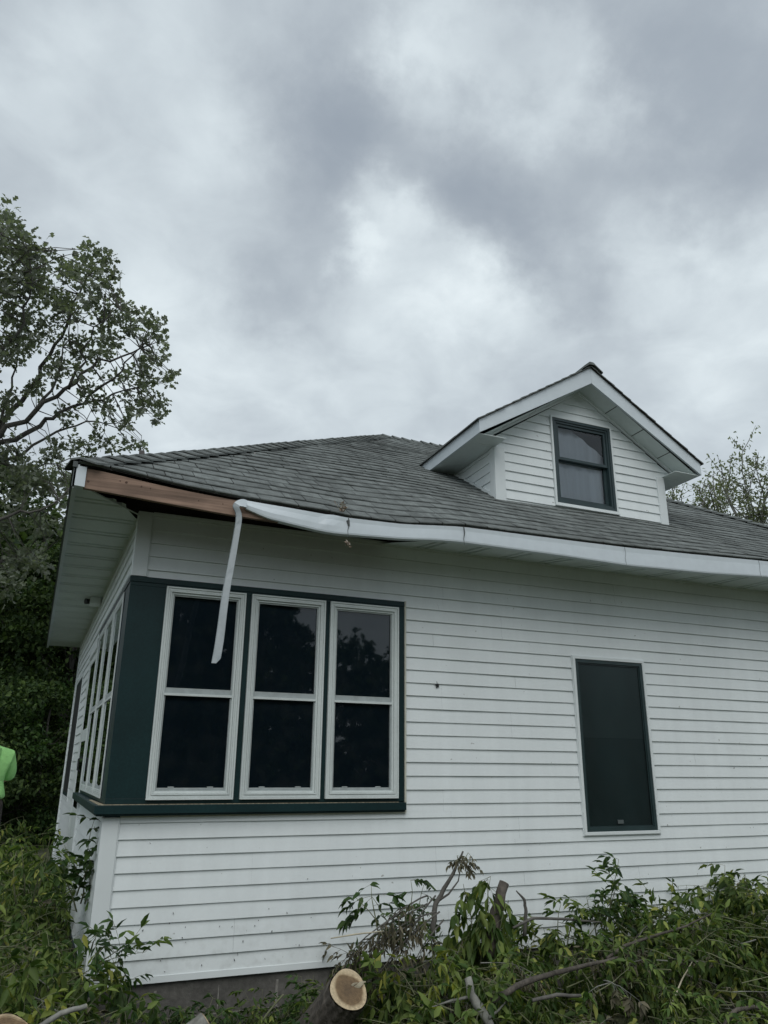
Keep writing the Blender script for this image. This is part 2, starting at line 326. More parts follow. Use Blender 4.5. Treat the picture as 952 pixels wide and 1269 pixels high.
OAK_V = np.array([(0, 0, 0), (.18, .22, .05), (.36, .52, .1), (.48, .2, .03), (.72, .46, .1), (1, 0, -.08), (.74, -.44, .1), (.5, -.18, .03), (.34, -.5, .1), (.16, -.2, .05)])
OAK_F = [(0, 1, 9), (1, 2, 3), (1, 3, 7, 9), (9, 7, 8), (3, 4, 5), (3, 5, 7), (7, 5, 6)]
SIM_V = np.array([(0, 0, 0), (.4, .5, .12), (1, 0, -.05), (.5, -.5, .12)])
SIM_F = [(0, 3, 2), (0, 2, 1)]
TRI_V = np.array([(0, .5, 0), (0, -.5, 0), (.5, -.35, .06), (.5, .35, .06), (1, 0, 0)])
TRI_F = [(0, 1, 2, 3), (3, 2, 4)]
class Leaves:
    def __init__(s): s.p = []; s.d = []; s.n = []; s.l = []; s.w = []
    def add(s, p, d, n, l, w): s.p.append(tuple(p)); s.d.append(tuple(d)); s.n.append(tuple(n)); s.l.append(l); s.w.append(w)
    def bulk(s, P, Dd, Nn, Ln, Wn):
        s.p += [tuple(a) for a in P]; s.d += [tuple(a) for a in Dd]; s.n += [tuple(a) for a in Nn]; s.l += list(Ln); s.w += list(Wn)
    def build(s, name, m, parent=None, V=LT_V, Fc=LT_F):
        P = np.array(s.p); X = np.array(s.d); Nn = np.array(s.n); Ln = np.array(s.l)[:, None]; Wn = np.array(s.w)[:, None]
        X /= np.linalg.norm(X, axis=1)[:, None]+1e-9
        Y = np.cross(Nn, X); Y /= np.linalg.norm(Y, axis=1)[:, None]+1e-9
        Z = np.cross(X, Y)
        k = len(V); nL = len(P)
        vv = P[:, None, :]+X[:, None, :]*(V[None, :, 0:1]*Ln[:, None])+Y[:, None, :]*(V[None, :, 1:2]*Wn[:, None])+Z[:, None, :]*(V[None, :, 2:3]*Ln[:, None])
        vv = vv.reshape(-1, 3)
        me = bpy.data.meshes.new(name); me.vertices.add(len(vv)); me.vertices.foreach_set('co', vv.ravel())
        sizes = [len(f) for f in Fc]; flat = np.concatenate([np.array(f) for f in Fc])
        loops = (flat[None, :]+(np.arange(nL)*k)[:, None]).ravel()
        tot = np.tile(sizes, nL); st = np.concatenate([[0], np.cumsum(tot)[:-1]])
        me.loops.add(len(loops)); me.loops.foreach_set('vertex_index', loops)
        me.polygons.add(len(tot)); me.polygons.foreach_set('loop_start', st); me.polygons.foreach_set('loop_total', tot)
        me.update(calc_edges=True); me.validate()
        me.materials.append(m); o = bpy.data.objects.new(name, me); COL.objects.link(o)
        if parent: o.parent = parent
        return o
def rv(s=1.0): return Vector((random.gauss(0, 1), random.gauss(0, 1), random.gauss(0, 1)))*s
def smooth(a, b, x):
    t = min(1, max(0, (x-a)/(b-a))); return t*t*(3-2*t)
def interp(tab, x):
    if x <= tab[0][0]: return tab[0][1]
    for (a, b), (c, d) in zip(tab, tab[1:]):
        if x <= c: return b+(d-b)*(x-a)/(c-a)
    return tab[-1][1]

# ------------------------------------------------------------------ ground
def gz(x, y):
    z = -1.27 + .30*smooth(-.5, 4.5, y)
    z += .035*math.sin(x*1.7+y*.9)+.025*math.sin(x*3.9-y*2.3+1)
    return z
mb = MB()
xs = [-400, -150, -60, -30, -18]+[-12+.5*i for i in range(52)]+[16, 24, 40, 80, 150, 400]
ys = [-400, -150, -60, -30, -18]+[-10+.5*i for i in range(48)]+[18, 26, 40, 80, 150, 400]
for y in ys:
    for x_ in xs: mb.v.append((x_, y, gz(x_, y)))
nx = len(xs)
for j in range(len(ys)-1):
    for i in range(nx-1): a = j*nx+i; mb.f.append((a, a+1, a+1+nx, a+nx))
MG = mat('lawn and soil', (.060, .066, .034), rough=.98, noise=[(.9, .45, 6), (7, .4, 5), (60, .35, 4)], bump=(30, .9, .03))
tag(mb.build('ground', MG, smooth=True), kind='structure')

# ------------------------------------------------------------------ house
C4 = .1016
YE, ZE, SL, YR = -.57, 2.25, .6423, 3.40
XL = -.61; XR = 9.85; DEP = YR-YE
SKEW = .021
house = tag(empty('house', (0, 0, gz(0, 0))), 'white vinyl sided house with dark grey hip roof, gabled dormer and torn fascia', 'house')
hz0 = house.location.z
def hpart(o):
    o.location = (o.location.x, o.location.y, o.location.z-hz0) if o.parent == house else o.location
    return o
def part(mbx, name, m, parent=None, **k):
    """part built in world coordinates; parent is the house or a part sitting at the world origin"""
    o = mbx.build(name, m, parent or house, **k)
    if parent is None: o.location = (0, 0, -hz0)
    return o

def wob(a, b, amp=.0012): return amp*(math.sin(a*2.1+b*5.3)+.6*math.sin(a*5.7+b*2.9+1.3)+.4*math.sin(a*13+b*7))
def siding(mbx, T, zlo, zhi, spans, step=.3, seams=None, lip=.0115):
    """T(u, n, z) maps wall coordinates to world; spans(zb, zt) gives (u0b,u1b,u0t,u1t)"""
    k0 = math.floor((zlo)/C4+1e-6); k1 = math.ceil(zhi/C4-1e-6)
    for k in range(k0, k1):
        za = max(k*C4, zlo); zb = min((k+1)*C4, zhi)
        if zb-za < .004: continue
        cuts = seams(k) if seams else []
        for (a0, a1, b0, b1) in spans(za, zb):
            us = [0]; L_ = max(a1-a0, b1-b0)
            n = max(1, int(L_/step)); pts = [i/n for i in range(n+1)]
            fa = (za-k*C4)/C4; fb = (zb-k*C4)/C4
            segs = []
            for p, q_ in zip(pts, pts[1:]):
                segs.append((p, q_))
            for p, q_ in segs:
                ua0 = a0+(a1-a0)*p; ua1 = a0+(a1-a0)*q_; ub0 = b0+(b1-b0)*p; ub1 = b0+(b1-b0)*q_
                w0 = wob(ua0, k); w1 = wob(ua1, k)
                def off(u): return .0010*(sum(1 for c in cuts if u >= c) % 2)
                o_ = off((ua0+ua1)/2)
                na = lip*(1-fa)+.001+o_; nb = lip*(1-fb)+.001+o_
                mbx.quad(T(ua0, na+w0, za), T(ua1, na+w1, za), T(ub1, nb+w1, zb), T(ub0, nb+w0, zb))
                mbx.quad(T(ua0, -.004, za+.0015), T(ua1, -.004, za+.0015), T(ua1, na+w1, za), T(ua0, na+w0, za))
TA = lambda u, n, z: (u, -n, z)
TB = lambda u, n, z: (-SKEW*u-n, u, z)
def rect_spans(u0, u1, holes):
    def f(za, zb):
        zm = (za+zb)/2; iv = [(u0, u1)]
        for (h0, h1, hz0_, hz1) in holes:
            if hz0_ < zm < hz1:
                new = []
                for a, b in iv:
                    if h1 <= a or h0 >= b: new.append((a, b)); continue
                    if h0 > a: new.append((a, h0))
                    if h1 < b: new.append((h1, b))
                iv = new
        return [(a, b, a, b) for a, b in iv]
    return f
def siding_cut(mbx, T, zlo, zhi, u0, u1, holes, **k):
    zz = sorted({zlo, zhi, *[h[2] for h in holes], *[h[3] for h in holes]})
    zz = [z for z in zz if zlo <= z <= zhi]
    for a, b in zip(zz, zz[1:]): siding(mbx, T, a, b, rect_spans(u0, u1, holes), **k)
WT = 2.165; WB = -.945
XE = XR-.57
def seamA(k):
    base = {0: [2.42, 6.1], 1: [4.3, 7.9], 2: [.9, 5.1, 8.8], 3: [3.2, 6.9]}[(k//2) % 4]
    return base
mb = MB(); siding_cut(mb, TA, WB+.03, WT, .088, XE-.08, [(-1, 2.168, .045, 1.668), (3.79, 4.608, -.168, 1.336)], seams=seamA)
front = part(mb, 'siding_wall', MV)
# starter strip below the lowest course
mb = MB()
mb.prism([(.092, -.0195, WB-.004), (XE-.09, -.0195, WB-.004), (XE-.09, -.0165, WB+.034), (.092, -.0165, WB+.034)], (0, .018, 0))
st = part(mb, 'starter_strip', MVT)
mb = MB(); siding_cut(mb, TB, WB+.03, WT, .088, 2*YR-.08, [(-1, 2.70, .045, 1.668), (2.70, 3.72, -2, 1.56), (4.97, 6.40, -.06, 1.50)])
side = part(mb, 'side_siding_wall', MV)
# corner posts
def cpost(z0, z1, nm='corner_post'):
    m_ = MB(); m_.box(-.021, .084, -.021, -.002, z0, z1); m_.box(-.021, -.002, -.0015, .084, z0, z1)
    m_.box(.084, .091, -.017, -.001, z0, z1)
    return part(m_, nm, MVT, bevel=.003)
cpost(WB-.012, .036); cpost(1.672, WT)
m_ = MB(); m_.box(XE-.085, XE+.02, -.021, -.002, WB, WT); part(m_, 'corner_post', MVT)
m_ = MB(); m_.box(-SKEW*6.8-.021, -SKEW*6.8-.002, 6.715, 6.82, WB, WT); part(m_, 'corner_post', MVT)
# inner core and foundation
mb = MB()
for (x0, y0, x1, y1) in ((.0, .012, XE, .012), (.012, .0, -SKEW*6.8+.012, 6.8), (-.14, 6.8, XE, 6.8), (XE, 0, XE, 6.8)):
    mb.quad((x0, y0, -1), (x1, y1, -1), (x1, y1, 2.17), (x0, y0, 2.17))
part(mb, 'wall_sheathing', MINT)
mb = MB(); mb.prism([(.02, .010, -1.6), (XE-.02, .010, -1.6), (XE-.02, 6.75, -1.6), (-.10, 6.75, -1.6)], (0, 0, .648))
fnd = part(mb, 'foundation', MCONC)
mb = MB()
for i in range(24):
    mb.box(.02+i*.40+random.uniform(-.01, .01), .026+i*.40+.003, .0075, .020, -1.6, -1.0)
mb.box(.02, XE-.02, .0075, .020, -1.165, -1.159)
part(mb, 'mortar_joint', mat('pale mortar', (.24, .23, .21), rough=.95, noise=[(30, .4, 4)]), parent=fnd)

# ---- roof shingles
SAG = [(-.7, .02), (-.3, 0), (.06, -.04), (.3, -.058), (.58, -.073), (.81, -.076), (1.24, -.088), (1.43, -.103), (1.6, -.10), (1.9, -.092), (2.4, -.045), (3.4, -.034), (4.1, -.022), (5.0, .008), (5.8, .04), (9.9, .05)]
def wx(x, y):
    return x+(.115-.0185*(y-YE))*min(1.05, max(0, 1-(x-XL)/DEP))
def roofz(x, y):
    t = max(0, y-YE)
    return ZE+SL*t+interp(SAG, x)*math.exp(-t/.55)+.010*math.sin(x*2.3+t*3)*math.sin(t*2.2)*min(1, t*2)
def shingles(mbx, org, ud, vd, L_, dep, zf, seed, right=True):
    rnd = random.Random(seed); ex = .121; nC = int(dep/ex)+1
    ox, oy = org
    def P(u, v, h): x_ = ox+ud[0]*u+vd[0]*v; y_ = oy+ud[1]*u+vd[1]*v; return (wx(x_, y_), y_, zf(x_, y_)+h)
    ph = [rnd.uniform(0, 6) for _ in range(6)]
    for i in range(nC):
        v0 = i*ex; v1 = min(dep, v0+ex+.012)
        if v0 >= dep: break
        shift = (i*.37+.11*(i % 3)) % .305+rnd.uniform(-.02, .02)
        u = -shift
        hb = .0130+rnd.uniform(-.0015, .003)
        while u < L_:
            w = rnd.choice((.13, .17, .21, .25, .30)); g = rnd.choice((.001, .003, .004))
            a, b = u+g, u+w-g
            dz = rnd.uniform(0, .0035); tilt = rnd.uniform(-.002, .002)
            def cl(uu, v): return min(max(uu, v), L_-v)
            if cl(a, v0) < cl(b, v0)-.004:
                pts = [a+(b-a)*t for t in (0, .34, .67, 1)]
                for p, q_ in zip(pts, pts[1:]):
                    def vb(uu): return v0+.0065*math.sin(uu*2.6+ph[i % 6]+i)+.0035*math.sin(uu*7+i*2)-.006*(i > 0)
                    def lift(uu): return hb+dz+tilt*(uu-a)/w+.0018*math.sin(uu*7+i*1.7)
                    A = P(cl(p, v0), max(0, vb(p)) if i else -.012, lift(p)); B = P(cl(q_, v0), max(0, vb(q_)) if i else -.012, lift(q_))
                    C_ = P(cl(q_, v1), v1, .0012); D_ = P(cl(p, v1), v1, .0012)
                    mbx.quad(A, B, C_, D_)
                    A2 = P(cl(p, v0), (max(0, vb(p)) if i else -.012)+.015, -.001); B2 = P(cl(q_, v0), (max(0, vb(q_)) if i else -.012)+.015, -.001)
                    A3 = P(cl(p, v0), (max(0, vb(p)) if i else -.012), lift(p)-.008); B3 = P(cl(q_, v0), (max(0, vb(q_)) if i else -.012), lift(q_)-.008); mbx.quad(A3, B3, B, A)
                    mbx.quad(A2, B2, B3, A3)
            u += w
mb = MB(); shingles(mb, (XL, YE), (1, 0), (0, 1), XR-XL, DEP, roofz, 3)
roofF = part(mb, 'roof_slope', MSH)
zl = lambda x, y: ZE+.02+SL*max(0, (x-XL))
mb = MB(); shingles(mb, (XL, 2*YR-YE), (0, -1), (1, 0), 2*DEP, DEP, zl, 4)
part(mb, 'roof_slope', MSH)
zb_ = lambda x, y: ZE+.02+SL*max(0, (2*YR-YE-y)); zr_ = lambda x, y: ZE+.04+SL*max(0, (XR-x))
mb = MB(); shingles(mb, (XR, 2*YR-YE), (-1, 0), (0, -1), XR-XL, DEP, zb_, 5); part(mb, 'roof_slope', MSH)
mb = MB(); shingles(mb, (XR, YE), (0, 1), (-1, 0), 2*DEP, DEP, zr_, 6); part(mb, 'roof_slope', MSH)
# roof deck right beneath the shingles
mb = MB(); n = 40
for i in range(n):
    xa = XL+(XR-XL)*i/n; xb = XL+(XR-XL)*(i+1)/n
    vs = [0, .15, .3, .5, .8, 1.3, 2, 3, DEP]
    for a, b in zip(vs, vs[1:]):
        f = lambda x_, v: (wx(min(max(x_, XL+v), XR-v), YE+v), YE+v, roofz(min(max(x_, XL+v), XR-v), YE+v)-.006)
        mb.quad(f(xa, a), f(xb, a), f(xb, b), f(xa, b))
for zf, pts in ((zl, [(XL, 2*YR-YE), (XL, YE), (XL+DEP, YR)]), (zb_, [(XR, 2*YR-YE), (XL, 2*YR-YE), (XL+DEP, YR), (XR-DEP, YR)]), (zr_, [(XR, YE), (XR, 2*YR-YE), (XR-DEP, YR)])):
    mb.poly([(wx(a, b), b, zf(a, b)-.006) for a, b in pts])
part(mb, 'roof_deck', MDECK)
# hip and ridge caps
def caps(mbx, a, b, n1, n2, ex=.15, w=.13, seed=1, zfix=None):
    """a->b line of the hip, n1/n2 unit vectors lying in the two slopes pointing down away from the line"""
    a, b, n1, n2 = Vector(a), Vector(b), Vector(n1).normalized(), Vector(n2).normalized(); rnd = random.Random(seed)
    L_ = (b-a).length; d = (b-a)/L_; up = Vector((0, 0, 1)); s = -.01
    while s < L_:
        s1 = min(L_+.02, s+ex*1.25); lo = .030+rnd.uniform(-.003, .006); hi = .006; ww = w+rnd.uniform(-.008, .008)
        def row(t, h):
            c = a+d*t
            z0 = zfix(c) if zfix else 0
            c = c+up*z0
            l1 = c+n1*ww; l2 = c+n2*ww
            if zfix:
                pass
            return [l1+up*(h*.8), c+n1*(ww*.25)+up*(h+.006), c+n2*(ww*.25)+up*(h+.006), l2+up*(h*.8)]
        A = row(s, lo); B = row(s1, hi); A0 = row(s, lo-.014)
        for i in range(3):
            mbx.quad(A[i], A[i+1], B[i+1], B[i]); mbx.quad(A0[i], A0[i+1], A[i+1], A[i])
        for i, sg in ((0, 1), (3, -1)): mbx.quad(A[i], B[i], B[i]-up*.012, A[i]-up*.014)
        s += ex
apexL = (XL+DEP, YR, ZE+SL*DEP+.012); apexR = (XR-DEP, YR, ZE+SL*DEP+.012)
mb = MB()
def hn(dx, dy, zx, zy):
    return Vector((dx, dy, zx*dx+zy*dy))
# left front hip: slopes: front z grows with y, left z grows with x
zfh = lambda c: (interp(SAG, c.x)*math.exp(-max(0, c.y-YE)/.55)*.55)
caps(mb, (XL-.01, YE-.01, ZE+.012), apexL, (1, -.35, -.2248), (-.35, 1, -.2248), ex=.155, w=.15, seed=2, zfix=zfh)
mb.v = [(wx(*q_[:2]), q_[1], q_[2]) for q_ in mb.v]
part(mb, 'hip_cap', MSH, parent=None)
mb = MB(); caps(mb, (XR+.01, YE-.01, ZE+.05), apexR, (-1, -.35, -.2248), (.35, 1, -.2248), seed=3); part(mb, 'hip_cap', MSH)
mb = MB(); caps(mb, apexL, apexR, (0, -1, -SL), (0, 1, -SL), seed=5); part(mb, 'ridge_cap', MSH)

# ---- fascia, soffit
ZS = 2.135
TOPZ = lambda x: ZE+interp(SAG, x)-.012
mb = MB()   # exposed sub-fascia board
xs_ = [-.425+i*.1 for i in range(32)]
for a, b in zip(xs_, xs_[1:]):
    def bt(x_): return interp([(-.6, 2.112), (-.36, 2.098), (-.1, 2.084), (.17, 2.068), (.59, 2.047), (1.3, 2.03), (1.6, 2.03), (2.4, 2.075), (3, 2.08)], x_)
    mb.prism([(a, YE+.010, bt(a)), (b, YE+.010, bt(b)), (b, YE+.010, TOPZ(b)-.004), (a, YE+.010, TOPZ(a)-.004)], (0, .035, 0))
part(mb, 'fascia_board', MWOOD).__setitem__('label', 'bare brown wooden fascia board where the metal was torn off')
# knots, nail stains
for (x_, z_, r) in ((-.40, 2.15, .011), (-.20, 2.185, .006), (-.16, 2.18, .010), (-.06, 2.165, .008), (.0, 2.16, .006), (.33, 2.12, .006), (.5, 2.12, .005)):
    mb = MB(); mb.tube([(x_, YE+.013, z_), (x_, YE+.0088, z_)], r*.8, 9, jitter=.2); part(mb, 'wood_knot', MKNOT)
mb = MB(); mb.prism([(-.472, YE-.004, 2.108), (-.418, YE-.004, 2.104), (-.418, YE-.004, TOPZ(-.42)), (-.472, YE-.004, TOPZ(-.47))], (0, .03, 0))
part(mb, 'fascia_end_cap', MFAS)
# front metal fascia with its dents
FB = [(.66, 2.10), (.82, 2.050), (1.0, 2.03), (1.27, 2.003), (1.30, 2.002), (1.56, 2.012), (1.9, 2.030), (2.15, 2.055), (2.4, 2.068), (3.4, 2.064), (4.06, 2.054), (5.0, 2.082), (5.75, 2.125), (9.85, 2.135)]
FT = [(.66, 2.165), (.82, 2.158), (1.0, 2.152), (1.3, 2.14)]
mb = MB()
fx = [.66+.06*i for i in range(16)]+[1.62+.12*i for i in range(70)]
fx = [f for f in fx if f <= XR-.01]
JO = [1.438, 2.42, 4.02, 5.62, 8.4]
for a, b in zip(fx, fx[1:]):
    def prof(x_):
        t = interp(FT, x_) if x_ < 1.3 else TOPZ(x_)+.002
        z = interp(FB, x_); h = t-z
        bul = .012*math.exp(-((x_-.75)/.35)**2)+.010*math.exp(-((x_-1.28)/.05)**2)
        yj = .0022*(sum(1 for j in JO if x_ > j) % 2)
        y0 = YE-.006-yj+.0015*math.sin(x_*3.3)+.001*math.sin(x_*11)
        ins = [(t, y0-.003), (t-.25*h, y0-bul*.6), (t-.6*h, y0-bul*1.3-.002), (z+.012, y0-bul-.003), (z, y0-bul), (z-.001, y0+.05-bul)]
        return [(x_, yy, zz) for zz, yy in ins]
    A = prof(a); B = prof(b)
    for i in range(len(A)-1): mb.quad(A[i+1], B[i+1], B[i], A[i])
# torn end: curls round and hangs down as a long strip
def striprow(c, w, side_, nrm, lip):
    c = Vector(c); s_ = Vector(side_).normalized(); n_ = Vector(nrm).normalized()
    return [c-s_*w/2+n_*lip, c-s_*w/2, c, c+s_*w/2, c+s_*w/2+n_*lip*.5]
p_end = atY(267.5, 822, YE-.26); p_mid = atY(281, 735, YE-.14); p_top = atY(296.5, 640, YE-.05)
rows = []
cpath = [((.66, YE-.032, 2.132), .058, (0, .15, 1)), ((.635, YE-.036, 2.133), .060, (-.3, .1, 1)), ((.605, YE-.04, 2.122), .055, (-.8, .1, .65)), ((.585, YE-.045, 2.095), .044, (-1, .15, .1))]
for c, w, s_ in cpath: rows.append(striprow(c, w, s_, (-.2, 1, 0), .02))
for t in [0, .15, .35, .55, .75, .9, 1.0]:
    a = p_top if t < .5 else p_mid; 
    q_ = p_top*(1-t)*(1-t)+p_mid*2*t*(1-t)+p_end*t*t
    q_ = q_+Vector((.004*math.sin(t*9), 0, 0))
    rows.append(striprow(q_, .038+.013*t, (-1, .25+.2*t, .05), (-.3, 1, .1), .022))
rows[-1][3] = rows[-1][3]+Vector((0, 0, .0)); rows[-1][4] = rows[-1][4]+Vector((0, 0, .0))
rows[-1][0] = rows[-1][0]+Vector((0, 0, .035)); rows[-1][1] = rows[-1][1]+Vector((0, 0, .03))
def crows(rw_, m_):
    o_ = []
    for a in range(len(rw_)-1):
        p0, p1, p2, p3 = rw_[max(a-1, 0)], rw_[a], rw_[a+1], rw_[min(a+2, len(rw_)-1)]
        for q in range(m_):
            t = q/m_
            o_.append([(B_*2+(C_-A_)*t+(A_*2-B_*5+C_*4-D_)*t*t+(B_*3-A_-C_*3+D_)*t**3)*.5 for A_, B_, C_, D_ in zip(p0, p1, p2, p3)])
    return o_+[rw_[-1]]
rows = crows([[Vector(q) for q in r_] for r_ in rows], 5)
for ri, r_ in enumerate(rows):      # creases and small kinks in the thin metal
    for i in (1, 2, 3):
        if ri > 18: r_[i] = r_[i]+Vector((.0006*math.sin(ri*.9+i), .0008*math.sin(ri*.7+i*2), 0))
    if ri in (22, 31): r_[2] = r_[2]+Vector((0, .003, 0)); r_[1] = r_[1]+Vector((.001, .002, 0))
hs = MB()
for ri, (A, B) in enumerate(zip(rows, rows[1:])):
    for i in range(4): (mb if ri < 12 else hs).quad(A[i], A[i+1], B[i+1], B[i])
ts = part(hs, 'torn_metal_strip', mat('grey metal back', (.25, .285, .30), rough=.45, noise=[((6, 6, 1.5), .10, 4), (40, .05, 3)], bump=((8, 8, 8), .2, .004)))
ts['label'] = 'grey backed end of the torn fascia metal, hanging down past the left porch window'
s2_ = ts.modifiers.new('thick', 'SOLIDIFY'); s2_.thickness = .0018
fc = part(mb, 'fascia_cover', MFAS, smooth=False)
fc['label'] = 'long white metal fascia cover, dented and torn loose with its end hanging down'
sm = fc.modifiers.new('thick', 'SOLIDIFY'); sm.thickness = .0018
MJG = mat('joint grime', (.10, .11, .11), rough=.9)
for j, (x_, zz) in enumerate([(1.438, .12), (2.42, .11), (4.02, .10), (5.62, .11)]):
    mb = MB(); t = TOPZ(x_); pts = [(x_, YE-.0135, t), (x_+.006, YE-.0135, t-.05), (x_-.004, YE-.0135, t-.10), (x_+.004, YE-.0135, t-.16)]
    mb.tube(pts, [.004 if j < 2 else .0015, .005 if j < 2 else .0013, .0025 if j < 2 else .0012, .001], 4)
    if j == 0: mb.tube([(x_-.004, YE-.014, t-.02), (x_+.004, YE-.015, t-.06)], [.014, .008], 5)
    part(mb, 'fascia_joint', MJG, parent=fc)
# left (side) fascia
mb = MB()
mb.prism([(wx(XL+.014, YE), YE-.002, 2.108), (wx(XL+.014, YE), YE-.002, ZE+.006), (wx(XL+.014, 7.37), 2*YR-YE, ZE+.006), (wx(XL+.014, 7.37), 2*YR-YE, 2.108)], (.018, 0, 0))
mb.prism([(wx(XL, YE), YE+.03, 2.100), (wx(XL+.018, YE), YE+.03, 2.100), (wx(XL+.018, 7.37), 7.37, 2.100), (wx(XL, 7.37), 7.37, 2.100)], (0, 0, .007))
part(mb, 'side_fascia', MFAS)
a_, b_ = wx(XL, YE)-.012, wx(XL, 7.37)-.012
mb = MB(); mb.prism([(a_, YE-.01, ZE-.016), (a_, YE-.01, ZE+.024), (b_, 7.37, ZE+.024), (b_, 7.37, ZE-.016)], (.030, 0, 0))
mb.prism([(a_+.008, YE, ZE-.15), (a_+.008, YE, ZE-.018), (b_+.008, 7.37, ZE-.018), (b_+.008, 7.37, ZE-.15)], (.006, 0, 0))
part(mb, 'drip_edge', mat('dark drip edge', (.07, .085, .085), rough=.6))
# soffit panels with V grooves
def soffit(mbx, P, u0, u1, va, vb, period=.406, dep=.024):
    """P(u, v, z); ribs run along v"""
    u = u0
    while u < u1:
        seg = [(0, 0), (.285, 0), (.292, dep), (.314, dep), (.322, 0), (.362, 0), (.369, dep*1.15), (.398, dep*1.15), (.406, 0)]
        for (a, ha), (b, hb) in zip(seg, seg[1:]):
            ua, ub = min(u+a, u1), min(u+b, u1)
            if ub <= ua and ha == hb: continue
            mbx.quad(P(ua, va(ua), ha), P(ub, va(ub), hb), P(ub, vb(ub), hb), P(ua, vb(ua), ha))
        u += period
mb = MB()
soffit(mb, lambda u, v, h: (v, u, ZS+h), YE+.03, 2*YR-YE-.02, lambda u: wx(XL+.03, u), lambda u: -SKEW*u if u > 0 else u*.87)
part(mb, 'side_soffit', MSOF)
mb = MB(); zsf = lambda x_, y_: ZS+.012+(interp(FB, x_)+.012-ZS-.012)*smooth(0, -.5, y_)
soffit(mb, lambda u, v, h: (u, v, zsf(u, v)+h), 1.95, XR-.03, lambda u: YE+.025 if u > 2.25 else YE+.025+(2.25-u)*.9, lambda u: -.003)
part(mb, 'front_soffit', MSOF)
mb = MB(); mb.tube([(wx(XL+.04, YE), YE+.045, ZS-.002), (-.012, -.012, ZS-.002)], .006, 4); part(mb, 'soffit_mitre_trim', MSOF)
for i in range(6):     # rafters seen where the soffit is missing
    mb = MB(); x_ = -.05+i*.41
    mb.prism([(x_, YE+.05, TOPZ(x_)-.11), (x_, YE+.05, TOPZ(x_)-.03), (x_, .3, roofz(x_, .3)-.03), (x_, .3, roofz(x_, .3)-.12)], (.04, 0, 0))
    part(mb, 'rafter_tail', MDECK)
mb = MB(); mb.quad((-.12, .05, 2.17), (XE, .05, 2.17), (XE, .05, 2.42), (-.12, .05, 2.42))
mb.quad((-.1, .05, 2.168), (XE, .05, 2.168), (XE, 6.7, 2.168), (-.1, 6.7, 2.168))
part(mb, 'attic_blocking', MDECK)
mb = MB(); mb.box(.09, XE, -.018, -.012, WT-.012, WT+.004); part(mb, 'frieze_channel', MVT)

# ---- windows
def ring(mbx, T, u0, u1, z0, z1, w, n0, n1):
    for (a, b, c, d) in ((u0, u1, z1-w, z1), (u0, u1, z0, z0+w), (u0, u0+w, z0+w, z1-w), (u1-w, u1, z0+w, z1-w)):
        pts = [T(a, n0, c), T(b, n0, c), T(b, n0, d), T(a, n0, d)]
        q0 = Vector(T(a, n0, c)); q1 = Vector(T(a, n1, c))
        mbx.prism(pts, q1-q0)
def pane(mbx, T, u0, u1, z0, z1, n): mbx.quad(T(u0, n, z0), T(u1, n, z0), T(u1, n, z1), T(u0, n, z1))
def tbox(mbx, T, u0, u1, z0, z1, n0, n1): mbx.prism([T(u0, n0, z0), T(u1, n0, z0), T(u1, n0, z1), T(u0, n0, z1)], Vector(T(u0, n1, z0))-Vector(T(u0, n0, z0)))
def dh_window(T, u0, u1, z0=.142, z1=1.611, lbl=None, shallow=False):
    mbx = MB()
    if shallow: T0 = T; T = lambda u, n, z: T0(u, .0205+(n-.004)*.26, z)
    ring(mbx, T, u0, u1, z0, z1, .012, .020, .046)
    ring(mbx, T, u0+.013, u1-.013, z0+.013, z1-.013, .017, .020, .040)
    ring(mbx, T, u0+.031, u1-.031, z0+.031, z1-.031, .009, .018, .045)
    ring(mbx, T, u0+.041, u1-.041, z0+.041, z1-.041, .014, .010, .032)
    w = mbx.build('porch_window', MWFR, house, bevel=.0015); w.location = (0, 0, -hz0)
    if lbl: w['label'] = lbl
    a0, a1, c0, c1 = u0+.055, u1-.055, z0+.055, z1-.055
    m2 = MB(); tbox(m2, T, a0, a1, .834, .850, .014, .034); m2.build('meeting_rail', MWFR, w)
    m2 = MB(); tbox(m2, T, a0, a1, .851, .888, .006, .020); m2.build('sash_rail', MGRY, w)  # recessed rail, its shade painted in by the grey colour
    m2 = MB(); ring(m2, T, a0, a1, c0, c1, .010, .000, .022); tbox(m2, T, a0+.01, a1-.01, c0+.011, c0+.022, .0, .016)
    for f in (.22, .78):
        uu = a0+(a1-a0)*f; tbox(m2, T, uu-.02, uu+.02, c0+.0225, c0+.030, .004, .018)
    m2.build('sash', MGRY, w)
    m2 = MB(); pane(m2, T, a0+.009, a1-.009, .889, c1-.009, .008); m2.build('upper_pane', GL, w)
    m2 = MB(); pane(m2, T, a0+.009, a1-.009, c0+.022, .833, .004); m2.build('lower_pane', GL, w)
    return w
# green surround, both faces
mb = MB()
def surround(mbx, T, u0, u1, z0, z1, wins, wz0, wz1, n0, n1):
    tbox(mbx, T, u0, u1, z0, wz0, n0, n1); tbox(mbx, T, u0, u1, wz1, z1, n0, n1)
    e_ = [u0]+[q_ for w_ in wins for q_ in w_]+[u1]
    for a_, b_ in zip(e_[::2], e_[1::2]): tbox(mbx, T, a_, b_, wz0, wz1, n0, n1)
surround(mb, TA, -.021, 2.150, .118, 1.667, [(.246, .816), (.882, 1.454), (1.515, 2.084)], .152, 1.601, .001, .020)
mb.box(-.027, 2.152, -.0265, -.0205, 1.628, 1.668)
part(mb, 'green_surround', MGRN, bevel=.002)
mb = MB()
surround(mb, TB, -.001, 2.66, .118, 1.667, [(.31, .97), (1.04, 1.75), (1.82, 2.55)], .152, 1.601, .002, .0195)
mb.prism([TB(.0, .0265, 1.628), TB(2.66, .0265, 1.628), TB(2.66, .0265, 1.668), TB(.0, .0265, 1.668)], (.006, 0, 0))
part(mb, 'green_surround', MGRN)
mb = MB()
def sillprof(s): return
